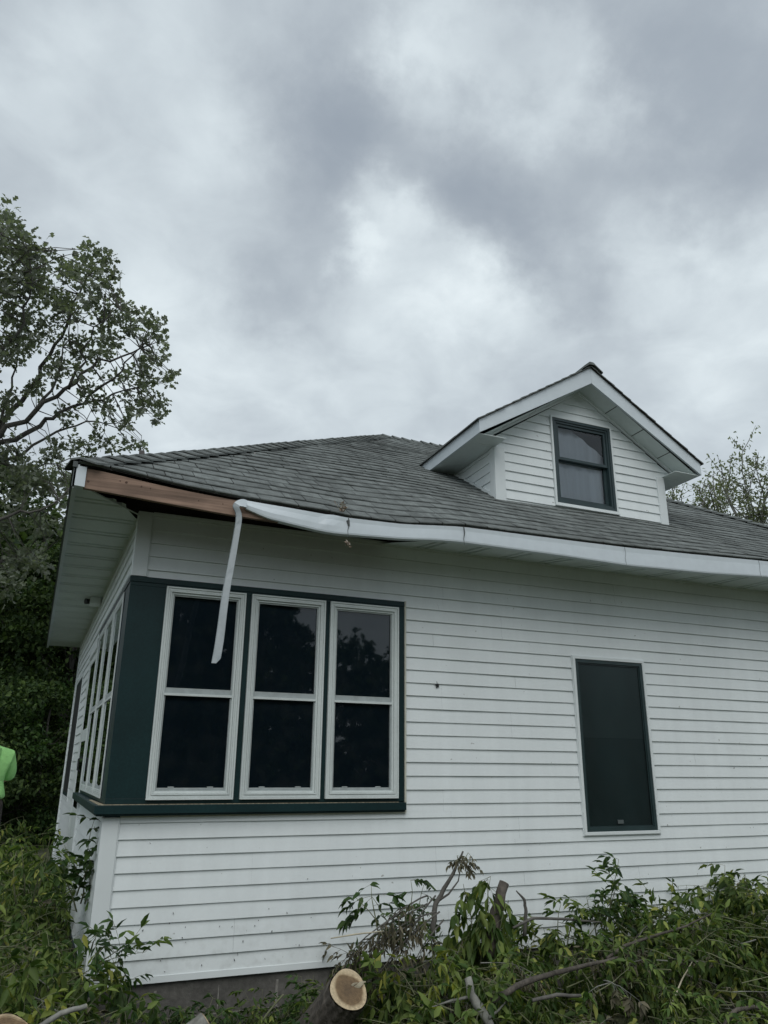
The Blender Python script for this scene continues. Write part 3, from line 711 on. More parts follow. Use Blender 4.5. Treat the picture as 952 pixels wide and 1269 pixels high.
mb.prism([(-.085, -.085, .058), (2.155, -.052, .058), (2.155, -.002, .058), (-.002, -.002, .058), (-.06-.0, 2.72, .058), (-.135, 2.72, .058)], (0, 0, .055))
mb.prism([(-.070, -.070, .046), (2.15, -.040, .046), (2.15, -.002, .046), (-.002, -.002, .046), (-.06, 2.70, .046), (-.118, 2.70, .046)], (0, 0, .011))
part(mb, 'window_sill', MGRN, bevel=.003)
mb = MB(); mb.prism([(-.060, -.060, .1135), (.235, -.048, .1135), (1.6, -.043, .1135), (2.1, -.035, .1135), (2.1, -.022, .1135), (-.022, -.022, .1135), (-.06, .8, .1135), (-.08, .8, .1135)], (0, 0, .003))
part(mb, 'sill_debris', mat('sill debris', (.30, .26, .18), rough=.95, noise=[(60, .6, 3)], bump=(90, .8, .004)))
mb = MB(); mb.box(.09, 2.166, -.026, -.002, .036, .0455); mb.box(2.1525, 2.166, -.026, -.002, .046, 1.672); part(mb, 'surround_trim', mat('aged cream trim', (.50, .50, .42), rough=.6, noise=[(15, .12, 4)]))
dh_window(TA, .236, .826, lbl='left porch window on the front wall, behind the hanging metal strip')
dh_window(TA, .872, 1.464, lbl='middle porch window on the front wall')
dh_window(TA, 1.505, 2.094, lbl='right porch window on the front wall')
for i, (a, b) in enumerate(((.30, .98), (1.03, 1.76), (1.81, 2.56))):
    dh_window(TB, a, b, shallow=True)
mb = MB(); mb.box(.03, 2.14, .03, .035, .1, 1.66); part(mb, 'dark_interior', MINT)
# sixth: tall window on the right, with full screen
mb = MB(); ring(mb, TA, 3.797, 4.600, -.160, 1.328, .026, .002, .030); ring(mb, TA, 3.790, 4.607, -.167, 1.335, .007, .002, .022)
w = mb.build('tall_window', MVT, house, bevel=.002); w.location = (0, 0, -hz0); w['label'] = 'tall dark screened window with white trim on the front wall'
m2 = MB(); ring(m2, TA, 3.8235, 4.5735, -.1335, 1.3015, .030, .003, .022); ring(m2, TA, 3.854, 4.543, -.103, 1.271, .010, .003, .012); m2.build('window_frame', mat('dark green frame', (.022, .042, .044), rough=.4, noise=[(9, .2, 4)]), w)
m2 = MB(); pane(m2, TA, 3.863, 4.534, -.094, 1.262, .007)
GS = glassmat('screened glass', tint=(.45, .52, .52), rough=.30, ior=1.33); m2.build('insect_screen', GS, w)
m2 = MB(); pane(m2, TA, 3.863, 4.534, .625, 1.262, -.002); m2.build('upper_sash', mat('lighter upper sash', (.13, .17, .175), rough=.4, noise=[((2, 2, 1), .25, 3)]), w)  # upper half in a lighter tone than the lower
m2 = MB(); pane(m2, TA, 3.863, 4.534, -.094, .623, -.006); m2.build('lower_sash', MSCR, w)
m2 = MB(); tbox(m2, TA, 4.16, 4.22, -.075, -.045, .008, .012); m2.build('latch', mat('latch', (.09, .11, .11), rough=.6), w)
# side wall narrow window and door
mb = MB(); ring(mb, TB, 4.97, 6.40, -.06, 1.50, .045, .001, .017)
w = mb.build('side_window', MVT, house); w.location = (0, 0, -hz0)
m2 = MB(); ring(m2, TB, 5.02, 6.35, -.01, 1.45, .04, .001, .013); m2.build('sash', MGRN, w)
m2 = MB(); pane(m2, TB, 5.06, 6.31, .03, 1.41, .010); m2.build('pane', MBLK, w)
mb = MB(); ring(mb, TB, 2.66, 3.72, -1.0, 1.56, .07, .001, .024); tbox(mb, TB, 2.66, 3.72, 1.50, 1.60, .0245, .034)
w = mb.build('door_frame', MVT, house); w.location = (0, 0, -hz0)
mb = MB(); ring(mb, TB, 2.735, 3.645, -.93, 1.48, .07, .002, .020); tbox(mb, TB, 2.81, 3.57, .60, .72, .002, .0195); tbox(mb, TB, 2.81, 3.57, -.86, -.05, .002, .018)
dr = mb.build('storm_door', MWFR, house); dr.location = (0, 0, -hz0)
m2 = MB(); pane(m2, TB, 2.805, 3.575, .72, 1.41, .0165); m2.build('upper_pane', GL, dr)
m2 = MB(); pane(m2, TB, 2.805, 3.575, -.05, .60, .0165); m2.build('lower_pane', GL, dr)
m2 = MB(); m2.tube([TB(2.79, .03, .30), TB(2.79, .06, .32), TB(2.79, .06, .42), TB(2.79, .03, .44)], .009, 6); m2.build('handle', MBLK, dr)
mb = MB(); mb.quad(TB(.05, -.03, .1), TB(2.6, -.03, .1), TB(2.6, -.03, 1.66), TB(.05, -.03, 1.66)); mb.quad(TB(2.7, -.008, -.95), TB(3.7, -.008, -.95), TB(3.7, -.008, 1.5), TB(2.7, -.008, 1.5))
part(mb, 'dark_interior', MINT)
# little security light under the side eave
e_ = empty('flood_light', (0, 0, -hz0), house)
mb = MB(); mb.box(-.20, -.085, 3.20, 3.40, ZS-.075, ZS-.002); mb.build('mount', MVT, e_, bevel=.008)
mb = MB(); mb.tube([(-.20, 3.27, ZS-.045), (-.245, 3.25, ZS-.05)], [.028, .034], 10); mb.build('lens', MBLK, e_)

# nail-slot dimples and buckles are in the siding mesh; a few butt joints catch dirt
MPJ = mat('overlap edge', (.42, .45, .45), rough=.6)
for (x_, k_) in ((2.42, -3), (2.42, -4), (4.3, 1), (.9, -7), (.9, -8), (5.1, 4), (3.2, -5), (3.2, 10), (4.3, 8), (2.42, 13)):
    if 3.75 < x_ < 4.65 and -.2 < k_*C4 < 1.36: continue
    mb = MB(); mb.prism([(x_-.0006, -.0132, k_*C4+.003), (x_+.0006, -.0132, k_*C4+.003), (x_+.0006, -.0032, (k_+1)*C4-.004), (x_-.0006, -.0032, (k_+1)*C4-.004)], (0, -.0012, 0)); part(mb, 'panel_joint', MPJ)
# damage in the siding
mb = MB(); c = Vector((2.449, -.0155, 1.004)); pts = []
for i in range(11):
    th = 2*math.pi*i/11; r = .017+.009*math.sin(i*2.7); pts.append(c+Vector((math.cos(th)*r*.8, 0, math.sin(th)*r*1.3)))
mb.prism(pts, (0, .004, 0)); part(mb, 'siding_hole', MBLK)
for i in range(60):     # bits of debris stuck on the siding
    x_ = random.choice([random.uniform(.12, 1.5), random.uniform(.1, 6)]); z_ = random.uniform(-.9, .9) if random.random() < .35 else random.uniform(-.93, -.55)
    if x_ < 2.2 and z_ > .03: continue
    if 3.75 < x_ < 4.65 and z_ > -.2: continue
    k = math.floor(z_/C4); y_ = -(.013*(1-(z_/C4-k))+.003)-.001; r = random.uniform(.0018, .0045)
    mb = MB(); mb.tube([(x_, y_, z_), (x_+random.uniform(-.006, .006), y_-.001, z_+random.uniform(.002, .014))], [r, r*.5], 4)
    part(mb, 'stuck_debris', MBLK)

# ---- dormer
DX, YD, YF = 4.505, .496, .246
XA, XB_ = 3.405, 5.570
GZ0 = 3.490
def slz(x_): return 4.325-.650*abs(x_-DX)     # underside of the rake at the gable wall
TD = lambda u, n, z: (u, YD-n, z)
holes = [(4.098, 4.905, 2.965, 3.985)]
mb = MB()
siding_cut(mb, TD, 2.70, GZ0, XA+.10, XB_-.08, holes)
for a, b in ((GZ0, 3.985), (3.985, 4.32)):
    def sp_(za, zb, a=a, b=b):
        hw = lambda z: max(0, (4.325-z)/.650)
        L0, R0_, L1, R1 = DX-hw(za), DX+hw(za), DX-hw(zb), DX+hw(zb)
        if zb <= 3.986: return [(max(L0, 3.2), 4.098, max(L1, 3.2), 4.098), (4.905, min(R0_, 5.81), 4.905, min(R1, 5.81))]
        return [(L0, R0_, L1, R1)]
    siding(mb, TD, a, b, sp_)
part(mb, 'dormer_wall', MV)
# dormer side walls
for xx, nm, sg in ((XA, 'dormer_side_wall', 1), (XB_, 'dormer_side_wall', -1)):
    mb = MB(); TS = (lambda u, n, z: (XA-n, u, z)) if sg == 1 else (lambda u, n, z: (XB_+n, u, z))
    def sps(za, zb):
        f = lambda z: YE+(z-ZE)/SL+.03
        return [(YD+.08, max(YD+.081, f(za)), YD+.08, max(YD+.081, f(zb)))]
    siding(mb, TS, 2.95, GZ0, sps, step=.2); part(mb, nm, MV)
    mb = MB()
    zz = lambda y_: ZE+SL*(y_-YE)
    x0, x1 = (XA-.022, XA-.001) if sg == 1 else (XB_+.001, XB_+.022)
    mb.prism([(x0, YD+.02, zz(YD)+.012), (x0, 1.42, zz(1.42)+.0), (x0, 1.42, zz(1.42)+.03), (x0, YD+.02, zz(YD)+.05)], (x1-x0, 0, 0)); part(mb, 'flashing_trim', MVT)
for a, b in ((XA-.021, XA+.10), (XB_-.085, XB_+.021)):
    mb = MB(); mb.box(a, b, YD-.023, YD-.001, 2.88, GZ0); mb.box(a, a+.02, YD, YD+.085, 2.88, GZ0) if a < 4 else mb.box(b-.02, b, YD, YD+.085, 2.88, GZ0); part(mb, 'dormer_corner_post', MVT, bevel=.003)
# backing of the dormer
mb = MB(); mb.poly([(XA, YD+.012, 2.7), (XB_, YD+.012, 2.7), (XB_, YD+.012, GZ0), (5.82, YD+.012, GZ0), (DX, YD+.012, 4.33), (3.19, YD+.012, GZ0), (XA, YD+.012, GZ0)])
# dormer window
TW = TD
for (a, b, c, d) in ((XA, 4.12, 2.7, GZ0), (4.885, XB_, 2.7, GZ0)):
    bk = MB(); bk.box(a, b, YD+.010, YD+.014, c, d); part(bk, 'dormer_sheathing', MINT)
m1 = MB(); ring(m1, TW, 4.100, 4.903, 2.967, 3.983, .020, .0, .030); tbox(m1, TW, 4.095, 4.915, 2.950, 2.966, .0, .036)
w = m1.build('dormer_window', MVT, house, bevel=.002); w.location = (0, 0, -hz0); w['label'] = 'green framed window in the dormer with a pale painted sky reflection'
MG2 = mat('faded green frame', (.022, .042, .046), rough=.45, noise=[(9, .15, 4)])
m2 = MB(); ring(m2, TW, 4.1205, 4.8825, 2.9875, 3.9625, .030, -.002, .026); ring(m2, TW, 4.151, 4.852, 3.018, 3.932, .022, -.03, .016)
m2.build('window_frame', MG2, w)
m2 = MB(); ring(m2, TW, 4.1735, 4.8295, 3.49, 3.9095, .030, -.028, .004); m2.build('upper_sash', MG2, w)
m2 = MB(); ring(m2, TW, 4.1735, 4.8295, 3.0405, 3.525, .034, -.055, -.029); m2.build('lower_sash', MG2, w)
m2 = MB(); pane(m2, TW, 4.20, 4.80, 3.515, 3.885, -.014); m2.build('upper_pane', glassmat('dormer glass', tint=(.93, .95, .98)), w)
m2 = MB(); pane(m2, TW, 4.20, 4.80, 3.07, 3.495, -.045); m2.build('lower_pane', bpy.data.materials['dormer glass'], w)
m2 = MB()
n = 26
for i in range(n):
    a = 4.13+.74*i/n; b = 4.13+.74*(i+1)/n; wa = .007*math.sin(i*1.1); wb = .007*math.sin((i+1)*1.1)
    top = lambda u: 3.94 if u < 4.44 else 3.90-.62*(u-4.44)  # slanted cut shapes the dark soffit reflection at top right
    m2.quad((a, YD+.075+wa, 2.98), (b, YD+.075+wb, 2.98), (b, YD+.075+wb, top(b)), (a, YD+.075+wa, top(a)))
m2.build('painted_reflection', MREFL, w)
m2 = MB(); m2.box(3.6, 5.4, YD+.30, YD+.31, 2.7, 4.0); m2.build('dark_room', MINT, w)
# rake fascia, side-eave fascia, soffits, dormer roof
HWD = 1.420; PK = 4.527; SD = .630
def rk(x_): return PK-SD*abs(x_-DX)
FH = .168
mb = MB()
mb.prism([(DX-HWD, YF, rk(DX-HWD)-FH*.82), (DX-HWD, YF, rk(DX-HWD)), (DX-.001, YF, PK), (DX-.001, YF, PK-FH-.02)], (0, .024, 0))
mb.prism([(DX+HWD, YF, rk(DX+HWD)), (DX+HWD, YF, rk(DX+HWD)-FH*.82), (DX+.001, YF, PK-FH-.02), (DX+.001, YF, PK)], (0, .024, 0))
part(mb, 'rake_fascia', MFAS)
ez = rk(DX-HWD)
for sg in (-1, 1):
    mb = MB(); xo = DX+sg*HWD; a, b = (xo, xo+.02) if sg < 0 else (xo-.02, xo)
    mb.box(a, b, YF+.0245, 1.62, ez-FH*.82, ez-.001)
    part(mb, 'eave_fascia', MFAS)
mb = MB()
zs_ = ez-FH*.82+.004
for sg in (-1, 1):
    xi = XA if sg < 0 else XB_; xo = DX+sg*(HWD-.02)
    a, b = min(xi, xo), max(xi, xo); mb.box(a, b, YF+.025, 1.45, zs_-.006, zs_)
    # sloping rake soffit in short panels
    for i in range(4):
        t0 = i/4; t1 = (i+1)/4-.006
        x0 = DX+sg*(.0+1.362*t0); x1 = DX+sg*(1.362*t1)
        zt = lambda x_: PK-FH-.008-(.628)*abs(x_-DX)
        mb.quad((x0, YF+.025, zt(x0)), (x1, YF+.025, zt(x1)), (x1, YD-.002, zt(x1)), (x0, YD-.002, zt(x0)))
part(mb, 'dormer_soffit', MSOF)
mb = MB()
for sg in (-1, 1):
    x0, x1 = DX, DX+sg*1.30
    zt = lambda x_: PK-FH-.010-(.628)*abs(x_-DX)
    mb.prism([(x0, YD-.030, zt(x0)-.026), (x1, YD-.030, zt(x1)-.026), (x1, YD-.030, zt(x1)), (x0, YD-.030, zt(x0))], (0, .028, 0))
part(mb, 'gable_frieze', MVT)
mb = MB()
for sg in (-1, 1):      # roof deck thickness
    xo = DX+sg*(HWD+.02)
    zt = lambda x_: rk(x_)+.001
    mb.prism([(DX, YF-.012, zt(DX)), (xo, YF-.012, zt(xo)), (xo, YF-.012, zt(xo)+.012), (DX, YF-.012, zt(DX)+.012)], (0, 3.1, 0))
part(mb, 'dormer_deck', MDECK)
mb = MB(); rnd = random.Random(9)
for sg in (-1, 1):
    ex = .105; run = HWD+.03; nC = int(run/ex)+1
    for i in range(nC):
        r0 = run-i*ex; r1 = max(0, run-(i+1)*ex-.012)
        y = YF-.02-rnd.uniform(0, .30)
        while y < 3.2:
            a, b = max(y, YF-.022-rnd.uniform(0, .006)), y+.30
            if b > a+.01:
                xa, xb = DX+sg*r0, DX+sg*r1; za = rk(xa)+.012; zb2 = rk(xb)+.012; h = .009+rnd.uniform(0, .004)
                mb.quad((xa, a, za+h), (xa, b, za+h), (xb, b, zb2+.002), (xb, a, zb2+.002))
                mb.quad((xa, a, za-.004), (xa, b, za-.004), (xa, b, za+h), (xa, a, za+h))
                mb.quad((xa, a, za-.004), (xa, a, za+h), (xb, a, zb2+.002), (xb, a, zb2-.010))
            y += .307
part(mb, 'dormer_roof', MSH)
mb = MB(); caps(mb, (DX, YF-.035, PK+.016), (DX, 3.0, PK+.016), (-1, 0, -SD), (1, 0, -SD), ex=.15, w=.15, seed=8)
for i in range(5): caps(mb, (DX+rnd.uniform(-.01, .01), YF-.03+i*.005, PK+.016+i*.006), (DX, YF+.2, PK+.02+i*.006), (-1, 0, -SD), (1, 0, -SD), ex=.3, w=.14-.01*i, seed=20+i)
part(mb, 'ridge_cap', MSH)

# ------------------------------------------------------------------ vegetation
def sprig(L, T, base, d, length, droop=.5, lf=.085, dens=1.0, curl=.3, r0=.006, rnd=random, leaflets=5, wratio=.38, rachis=True):
    """a leafy shoot: stem tube with alternate compound leaves hanging from it"""
    d = Vector(d).normalized(); p = Vector(base); n = max(4, int(length/.06)); pts = [p.copy()]; step = length/n
    for i in range(n):
        d = (d+Vector((rnd.gauss(0, .09), rnd.gauss(0, .09), rnd.gauss(0, .07)-droop*.10*(i/n+.2)))).normalized()
        p = p+d*step; pts.append(p.copy())
        if i >= 1 and rnd.random() < dens:
            for _ in range(1 if rnd.random() < .6 else 2):
                side_ = d.cross(Vector((rnd.gauss(0, 1), rnd.gauss(0, 1), rnd.gauss(0, 1)))).normalized()
                rd = (side_*.9+d*.45+Vector((0, 0, -droop*.7))).normalized(); rl = lf*(leaflets*.28+.4)*rnd.uniform(.7, 1.15)
                q = p.copy(); m = max(2, (leaflets+1)//2); rp = [q.copy()]
                for j in range(m):
                    rd = (rd+Vector((0, 0, -droop*.28))).normalized(); q = q+rd*(rl/m); rp.append(q.copy())
                    sd = rd.cross(Vector((rnd.gauss(0, .3), rnd.gauss(0, .3), 1))).normalized()
                    for sgn in (-1, 1):
                        if rnd.random() < .12: continue
                        ld = (sd*sgn*.75+rd*.65+Vector((0, 0, -droop*.9))+Vector((rnd.gauss(0, curl), rnd.gauss(0, curl), rnd.gauss(0, curl)))).normalized()
                        nn_ = Vector((rnd.gauss(0, .5), rnd.gauss(0, .5), 1)); l = lf*rnd.uniform(.65, 1.15)
                        L.add(q, ld, nn_, l, l*wratio*rnd.uniform(.8, 1.2))
                L.add(q, (rd+Vector((0, 0, -droop*.4))), Vector((rnd.gauss(0, .5), rnd.gauss(0, .5), 1)), lf*rnd.uniform(.8, 1.2), lf*wratio)
                if rachis and T is not None: T.tube(rp, [.0013]*len(rp), 3, cap=False)
    if T is not None: T.tube(pts, [r0*(1-.75*i/n) for i in range(n+1)], 5, cap=True)
    return pts

def plant(name, label, cat, base, shoots, lm=LF_GREEN, tm=MTWIG, leafname='leaves', stemname='stem', group=None, **k):
    """shoots: list of (offset/base point, dir, length)"""
    base = Vector(base); r = tag(empty(name, base), label, cat, group)
    L = Leaves(); T = MB()
    for (b, d, ln) in shoots: sprig(L, T, Vector(b)-base, d, ln, **k)
    L.build(leafname, lm, r); T.build(stemname, tm, r, smooth=True)
    return r

# ---- generic tree
def gen_tree(name, label, base, height, crown_r, crown_z0, nclump, perclump, leaf, lm, bm=MBARKD, trunk_r=.2, seed=1, lean=(0, 0), V=SIM_V, Fc=SIM_F, group=None, clump_r=.5, limbs=12, cat='tree'):
    rnd = random.Random(seed); rg = np.random.default_rng(seed)
    base = Vector(base); r = tag(empty(name, base), label, cat, group)
    T = MB(); n = 9; tp = []
    for i in range(n+1):
        t = i/n; tp.append(Vector((lean[0]*t*t*height+rnd.gauss(0, .03)*height*.08, lean[1]*t*t*height+rnd.gauss(0, .03)*height*.08, t*height*.92-.1)))
    T.tube(tp, [trunk_r*(1-.85*i/n)+.01 for i in range(n+1)], 8)
    cen = []
    for i in range(nclump):
        z = crown_z0+(height-crown_z0)*rnd.random()**.9
        f = (z-crown_z0)/(height-crown_z0); rr = crown_r*math.sin(math.pi*min(1, max(.12, .12+.80*f)))**.6*rnd.uniform(.25, 1)**.6
        th = rnd.uniform(0, 2*math.pi); tt = min(n, max(0, int(z/height*n))); c0 = tp[tt]
        cen.append(Vector((c0.x+rr*math.cos(th), c0.y+rr*math.sin(th), z)))
    for i, c in enumerate(cen):
        if i < limbs*3:
            tt = max(1, int(min(n-1, (c.z*.72)/height*n))); a = tp[tt]; m = a.lerp(c, .5)+rv(.12)
            m2_ = a.lerp(c, .75)+rv(.1); r1 = trunk_r*(.32 if i < limbs else .14)
            T.tube([a, m, m2_, c], [r1, r1*.6, r1*.4, r1*.12], 5)
    T.build('trunk', bm, r, smooth=True)
    L = Leaves(); P = []
    for c in cen:
        k = int(perclump*rnd.uniform(.5, 1.4)); cr = clump_r*rnd.uniform(.6, 1.25)
        q = rg.normal(0, 1, (k, 3)); q *= (cr*rg.random((k, 1))**.45)/np.linalg.norm(q, axis=1)[:, None]; q[:, 2] *= .65
        P.append(q+np.array(c))
    P = np.concatenate(P); k = len(P)
    Dd = rg.normal(0, 1, (k, 3)); Dd[:, 2] -= .4; Nn = rg.normal(0, .7, (k, 3)); Nn[:, 2] += 1
    ln = leaf*rg.uniform(.6, 1.2, k)
    L.bulk(P, Dd, Nn, ln, ln*.62); L.build('crown', lm, r, V=V, Fc=Fc)
    return r

# ---- the oak at the left, traced from its limbs outward
def oak():
    rnd = random.Random(5); rg = np.random.default_rng(5)
    D = 15.5
    foot = atD(-70, 960, D); foot.z = gz(foot.x, foot.y)
    r = tag(empty('oak_tree', foot), 'large spreading oak with dark rugged limbs rising above the left roof corner', 'tree')
    def P(u, v, dd=0): return atD(u, v, D+dd)-foot
    T = MB()
    hub = P(-75, 640)
    T.tube([Vector((0, 0, -.2)), Vector((.05, 0, 1.5)), P(-78, 760), hub], [.42, .34, .28, .25], 10, jitter=.06)
    limbs = [
        [hub, P(-40, 575, .2), P(0, 528, .4), P(40, 478, .5), P(62, 440, .6), P(84, 400, .6), P(98, 365, .5), P(112, 330, .5)],
        [hub, P(-40, 580, -.3), P(0, 540, -.4), P(45, 508, -.6), P(80, 482, -.8), P(115, 455, -.8), P(150, 442, -.9), P(185, 428, -.9)],
        [hub, P(-45, 590, 0), P(0, 548, .1), P(50, 528, .2), P(72, 512, .3), P(105, 500, .4), P(140, 488, .5), P(180, 480, .6)],
        [hub, P(-45, 610, .6), P(0, 572, .7), P(40, 552, .9), P(85, 530, 1), P(120, 522, 1.1), P(155, 520, 1.2)],
        [hub, P(-50, 540, -.5), P(-25, 470, -.6), P(5, 430, -.7), P(30, 400, -.8), P(40, 350, -.8), P(35, 310, -.8)],
        [hub, P(-60, 500, .3), P(-30, 400, .3), P(-10, 330, .2), P(3, 275, .2)],
        [P(45, 508, -.6), P(70, 470, -.5), P(78, 430, -.5), P(85, 395, -.4)],
        [P(85, 482, -.8), P(100, 455, -.9), P(104, 430, -1), P(125, 400, -1), P(150, 385, -1)],
        [P(0, 572, .7), P(30, 585, .8), P(70, 575, .8), P(110, 560, .8)],
        [P(105, 500, .4), P(140, 470, .3), P(165, 440, .3), P(180, 410, .3)],
        [P(0, 528, .4), P(15, 480, .4), P(22, 440, .5), P(15, 400, .5)],
        [hub, P(-110, 560), P(-150, 470), P(-170, 380)], [hub, P(-120, 600, .8), P(-190, 560, 1.2), P(-250, 500, 1.5)], [hub, P(-80, 520, 1), P(-90, 420, 1.5), P(-80, 330, 1.5)],
        [P(-70, 700), P(-30, 660, -.8), P(10, 640, -1.1), P(50, 632, -1.2), P(85, 612, -1.2)], [P(-72, 740), P(-30, 715, .5), P(10, 690, .8), P(60, 680, 1.0)],
    ]
    nodes = []
    for i, l in enumerate(limbs):
        fine = []
        for a, b in zip(l, l[1:]):
            for t in (0, .33, .66): fine.append(a.lerp(b, t)+(rv(.035) if t else Vector()))
        fine.append(l[-1]); n = len(fine)
        r0 = .075 if i in (0, 1, 2, 5, 11, 12, 13) else (.055 if i in (3, 4, 14, 15) else .032)
        T.tube(fine, [r0*(1-.86*(k/(n-1))**.8) for k in range(n)], 7)
        nodes += fine[3:]
    clumps = [(5,268,20),(0,300,24),(-2,340,30),(30,300,22),(42,325,24),(30,345,26),(12,380,28),(60,352,24),(85,330,17),(108,318,15),(120,325,14),(133,318,9),(146,336,8),(100,350,22),(80,385,24),(115,375,18),(128,352,12),(55,400,24),(30,430,26),(3,440,25),(150,372,14),(165,398,20),(188,400,18),(203,418,13),(140,400,20),(182,438,16),(205,440,7),(130,425,20),(155,465,14),(185,466,18),(205,470,10),(216,466,5),(186,492,13),(168,500,20),(202,505,11),(195,520,7),(160,530,11),(110,450,20),(88,428,20),(75,462,20),(110,488,15),(130,502,15),(82,512,14),(40,478,12),(8,500,18),(2,560,26),(40,572,20),(72,556,16),(100,552,18),(130,542,14),(158,548,9),(178,552,7),(20,605,26),(60,600,22),(92,590,16),(115,575,14),(85,615,12),
              (40,640,20),(5,650,22),(60,660,16),(30,690,20),(5,720,24),(55,700,18),(80,650,10),
              (-30,300,30),(-40,380,34),(-60,340,34),(-80,430,34),(-100,380,34),(-130,450,34),(-30,460,26),(-170,420,34),(-200,500,34),(-240,520,30),(-110,520,30),(-160,560,30),(-60,560,26),(-90,300,26),(-60,270,24),(-150,360,26),(-40,620,26),(-100,640,26),(-180,620,26)]
    L = Leaves(); px = D/FPX*1.02
    for (u, v, rp) in clumps:
        inside = u > -20
        k = int((rp**2)*.33*(1 if inside else .6))+12
        cs = [(P(u+rnd.uniform(-.7, .7)*rp, v+rnd.uniform(-.7, .7)*rp, rnd.uniform(-1.2, 1.2))) for _ in range(max(4, int(rp/2.9)))]
        nn = min(nodes, key=lambda q: (q-P(u, v)).length)
        for c in cs:
            nn = rnd.choice(sorted(nodes, key=lambda q: (q-c).length)[:3]); m = nn.lerp(c, .5)+rv(.06)
            T.tube([nn, m, c], [.011, .007, .003], 4, cap=False)
        for _ in range(k):
            c = rnd.choice(cs); p = c+rv(rp*px*.21)
            d = (p-c).normalized()+rv(.5); L.add(p, d, Vector((rnd.gauss(0, .8), rnd.gauss(0, .8), 1)), rnd.uniform(.07, .14), rnd.uniform(.055, .105))
    T.build('trunk', MBARKD, r, smooth=True)
    L.build('crown', LF_OAK, r, V=OAK_V, Fc=OAK_F)
oak()

# ---- dense dark woodland edge behind the side of the house
def foot(u, D):
    p = atD(u, 950, D); return (p.x, p.y, gz(p.x, p.y))
gen_tree('evergreen_tree', 'dark dense evergreen close behind the far end of the house', foot(70, 19.5), 6.2, 2.6, .0, 170, 380, .125, LF_WOOD, trunk_r=.16, seed=31, clump_r=.6)
gen_tree('evergreen_tree', 'dark evergreen at the left frame edge below the oak', foot(-25, 21), 6.4, 2.8, .0, 170, 380, .125, LF_WOOD, trunk_r=.18, seed=32, clump_r=.65)
gen_tree('woodland_tree', 'lighter green leafy tree between the two dark evergreens behind the oak', foot(35, 25), 8.2, 2.6, 1.5, 120, 240, .15, LF_WOODL, trunk_r=.16, seed=33, clump_r=.6)
gen_tree('woodland_tree', 'tall thin crowned tree behind the oak limbs at the left frame edge', foot(5, 28), 11.0, 3.4, 5.0, 55, 90, .17, LF_OAK, trunk_r=.2, seed=34, clump_r=.6)
gen_tree('woodland_tree', 'shaded broadleaf tree out past the left frame edge', foot(-110, 22), 9.0, 3.4, 1.0, 120, 110, .24, LF_WOOD, trunk_r=.2, seed=35, clump_r=.7)
gen_tree('understory_bush', 'low dark bush at the foot of the evergreens beside the house end', foot(52, 16), 2.6, 1.5, .0, 70, 220, .10, LF_DARK, trunk_r=.04, seed=36, clump_r=.4, cat='bush')
gen_tree('understory_bush', 'low dark bush behind the person in the lime shirt', foot(-5, 15.5), 2.7, 1.6, .0, 70, 220, .10, LF_WOOD, trunk_r=.04, seed=37, clump_r=.4, cat='bush')
rw = random.Random(77); L = Leaves(); rg = np.random.default_rng(77); k = 40000
th = rg.uniform(math.radians(-34), math.radians(6), k); dd = rg.uniform(30, 36, k); zz = -1.2+rg.random(k)**.8*(5.0+1.2*np.sin(th*23)+.8*np.sin(th*61))
P = np.stack([CAM.x+np.sin(th)*dd, CAM.y+np.cos(th)*dd, zz], 1); Dd = rg.normal(0, 1, (k, 3)); Nn = rg.normal(0, .8, (k, 3)); Nn[:, 1] -= .6; Nn[:, 2] += .6
ln = rg.uniform(.18, .34, k); L.bulk(P, Dd, Nn, ln, ln*.7)
tag(L.build('far_woodland', LF_WOOD, V=SIM_V, Fc=SIM_F), 'dark mass of woodland far behind the left side of the house', 'woodland', kind='stuff')

# ---- young trees beyond the right-hand roof slope
def thin_tree(name, label, u0, v0, D, tips, seed, leafn=16):
    rnd = random.Random(seed); f = atD(u0, v0, D); ft = Vector((f.x, f.y, gz(f.x, f.y)))
    r = tag(empty(name, ft), label, 'tree'); T = MB(); L = Leaves(); hub = f-ft
    T.tube([Vector((0, 0, -.1)), hub*.5+Vector((.05, 0, 0)), hub], [.12, .09, .06], 7)
    for (u, v, dz) in tips:
        t = atD(u, v, D+dz)-ft; m = hub.lerp(t, .5)+rv(.12)+Vector((0, 0, .15)); path = [hub, hub.lerp(m, .5)+rv(.03), m, m.lerp(t, .5)+rv(.05), t]
        T.tube(path, [.030, .024, .016, .010, .004], 5)
        for s in range(9):
            tt = rnd.uniform(.25, 1.0); i = min(3, int(tt*4)); b = path[i].lerp(path[i+1], tt*4-i)
            tip = b+Vector((rnd.gauss(0, .28), rnd.gauss(0, .28), rnd.gauss(.12, .22)))
            T.tube([b, b.lerp(tip, .5)+rv(.02), tip], [.010, .007, .003], 4, cap=False)
            for _ in range(leafn):
                q = b.lerp(tip, rnd.uniform(.2, 1.05))+rv(.065)
                L.add(q, rv()+Vector((0, 0, -.5)), Vector((rnd.gauss(0, .7), rnd.gauss(0, .7), 1)), rnd.uniform(.07, .12), rnd.uniform(.035, .055))
    T.build('trunk', MBARKG, r, smooth=True); L.build('crown', LF_PALE, r, V=SIM_V, Fc=SIM_F)
thin_tree('young_tree', 'slender airy tree beyond the right roof slope, nearest the picture edge', 940, 700, 19, [(921,550,0),(905,565,.3),(895,580,-.3),(940,570,0),(935,560,.5),(950,590,.2),(955,575,-.4),(925,600,.4),(900,605,-.5),(958,620,.2),(975,560,0),(985,600,.6),(912,625,.3),(945,635,0)], 41)
thin_tree('young_tree', 'smaller airy tree just right of the dormer eave', 892, 690, 20, [(884,580,0),(872,600,.4),(864,605,0),(880,605,-.3),(900,600,.2),(895,590,.5),(868,622,-.2),(884,620,.3),(876,590,.1),(905,615,-.4)], 42, 10)
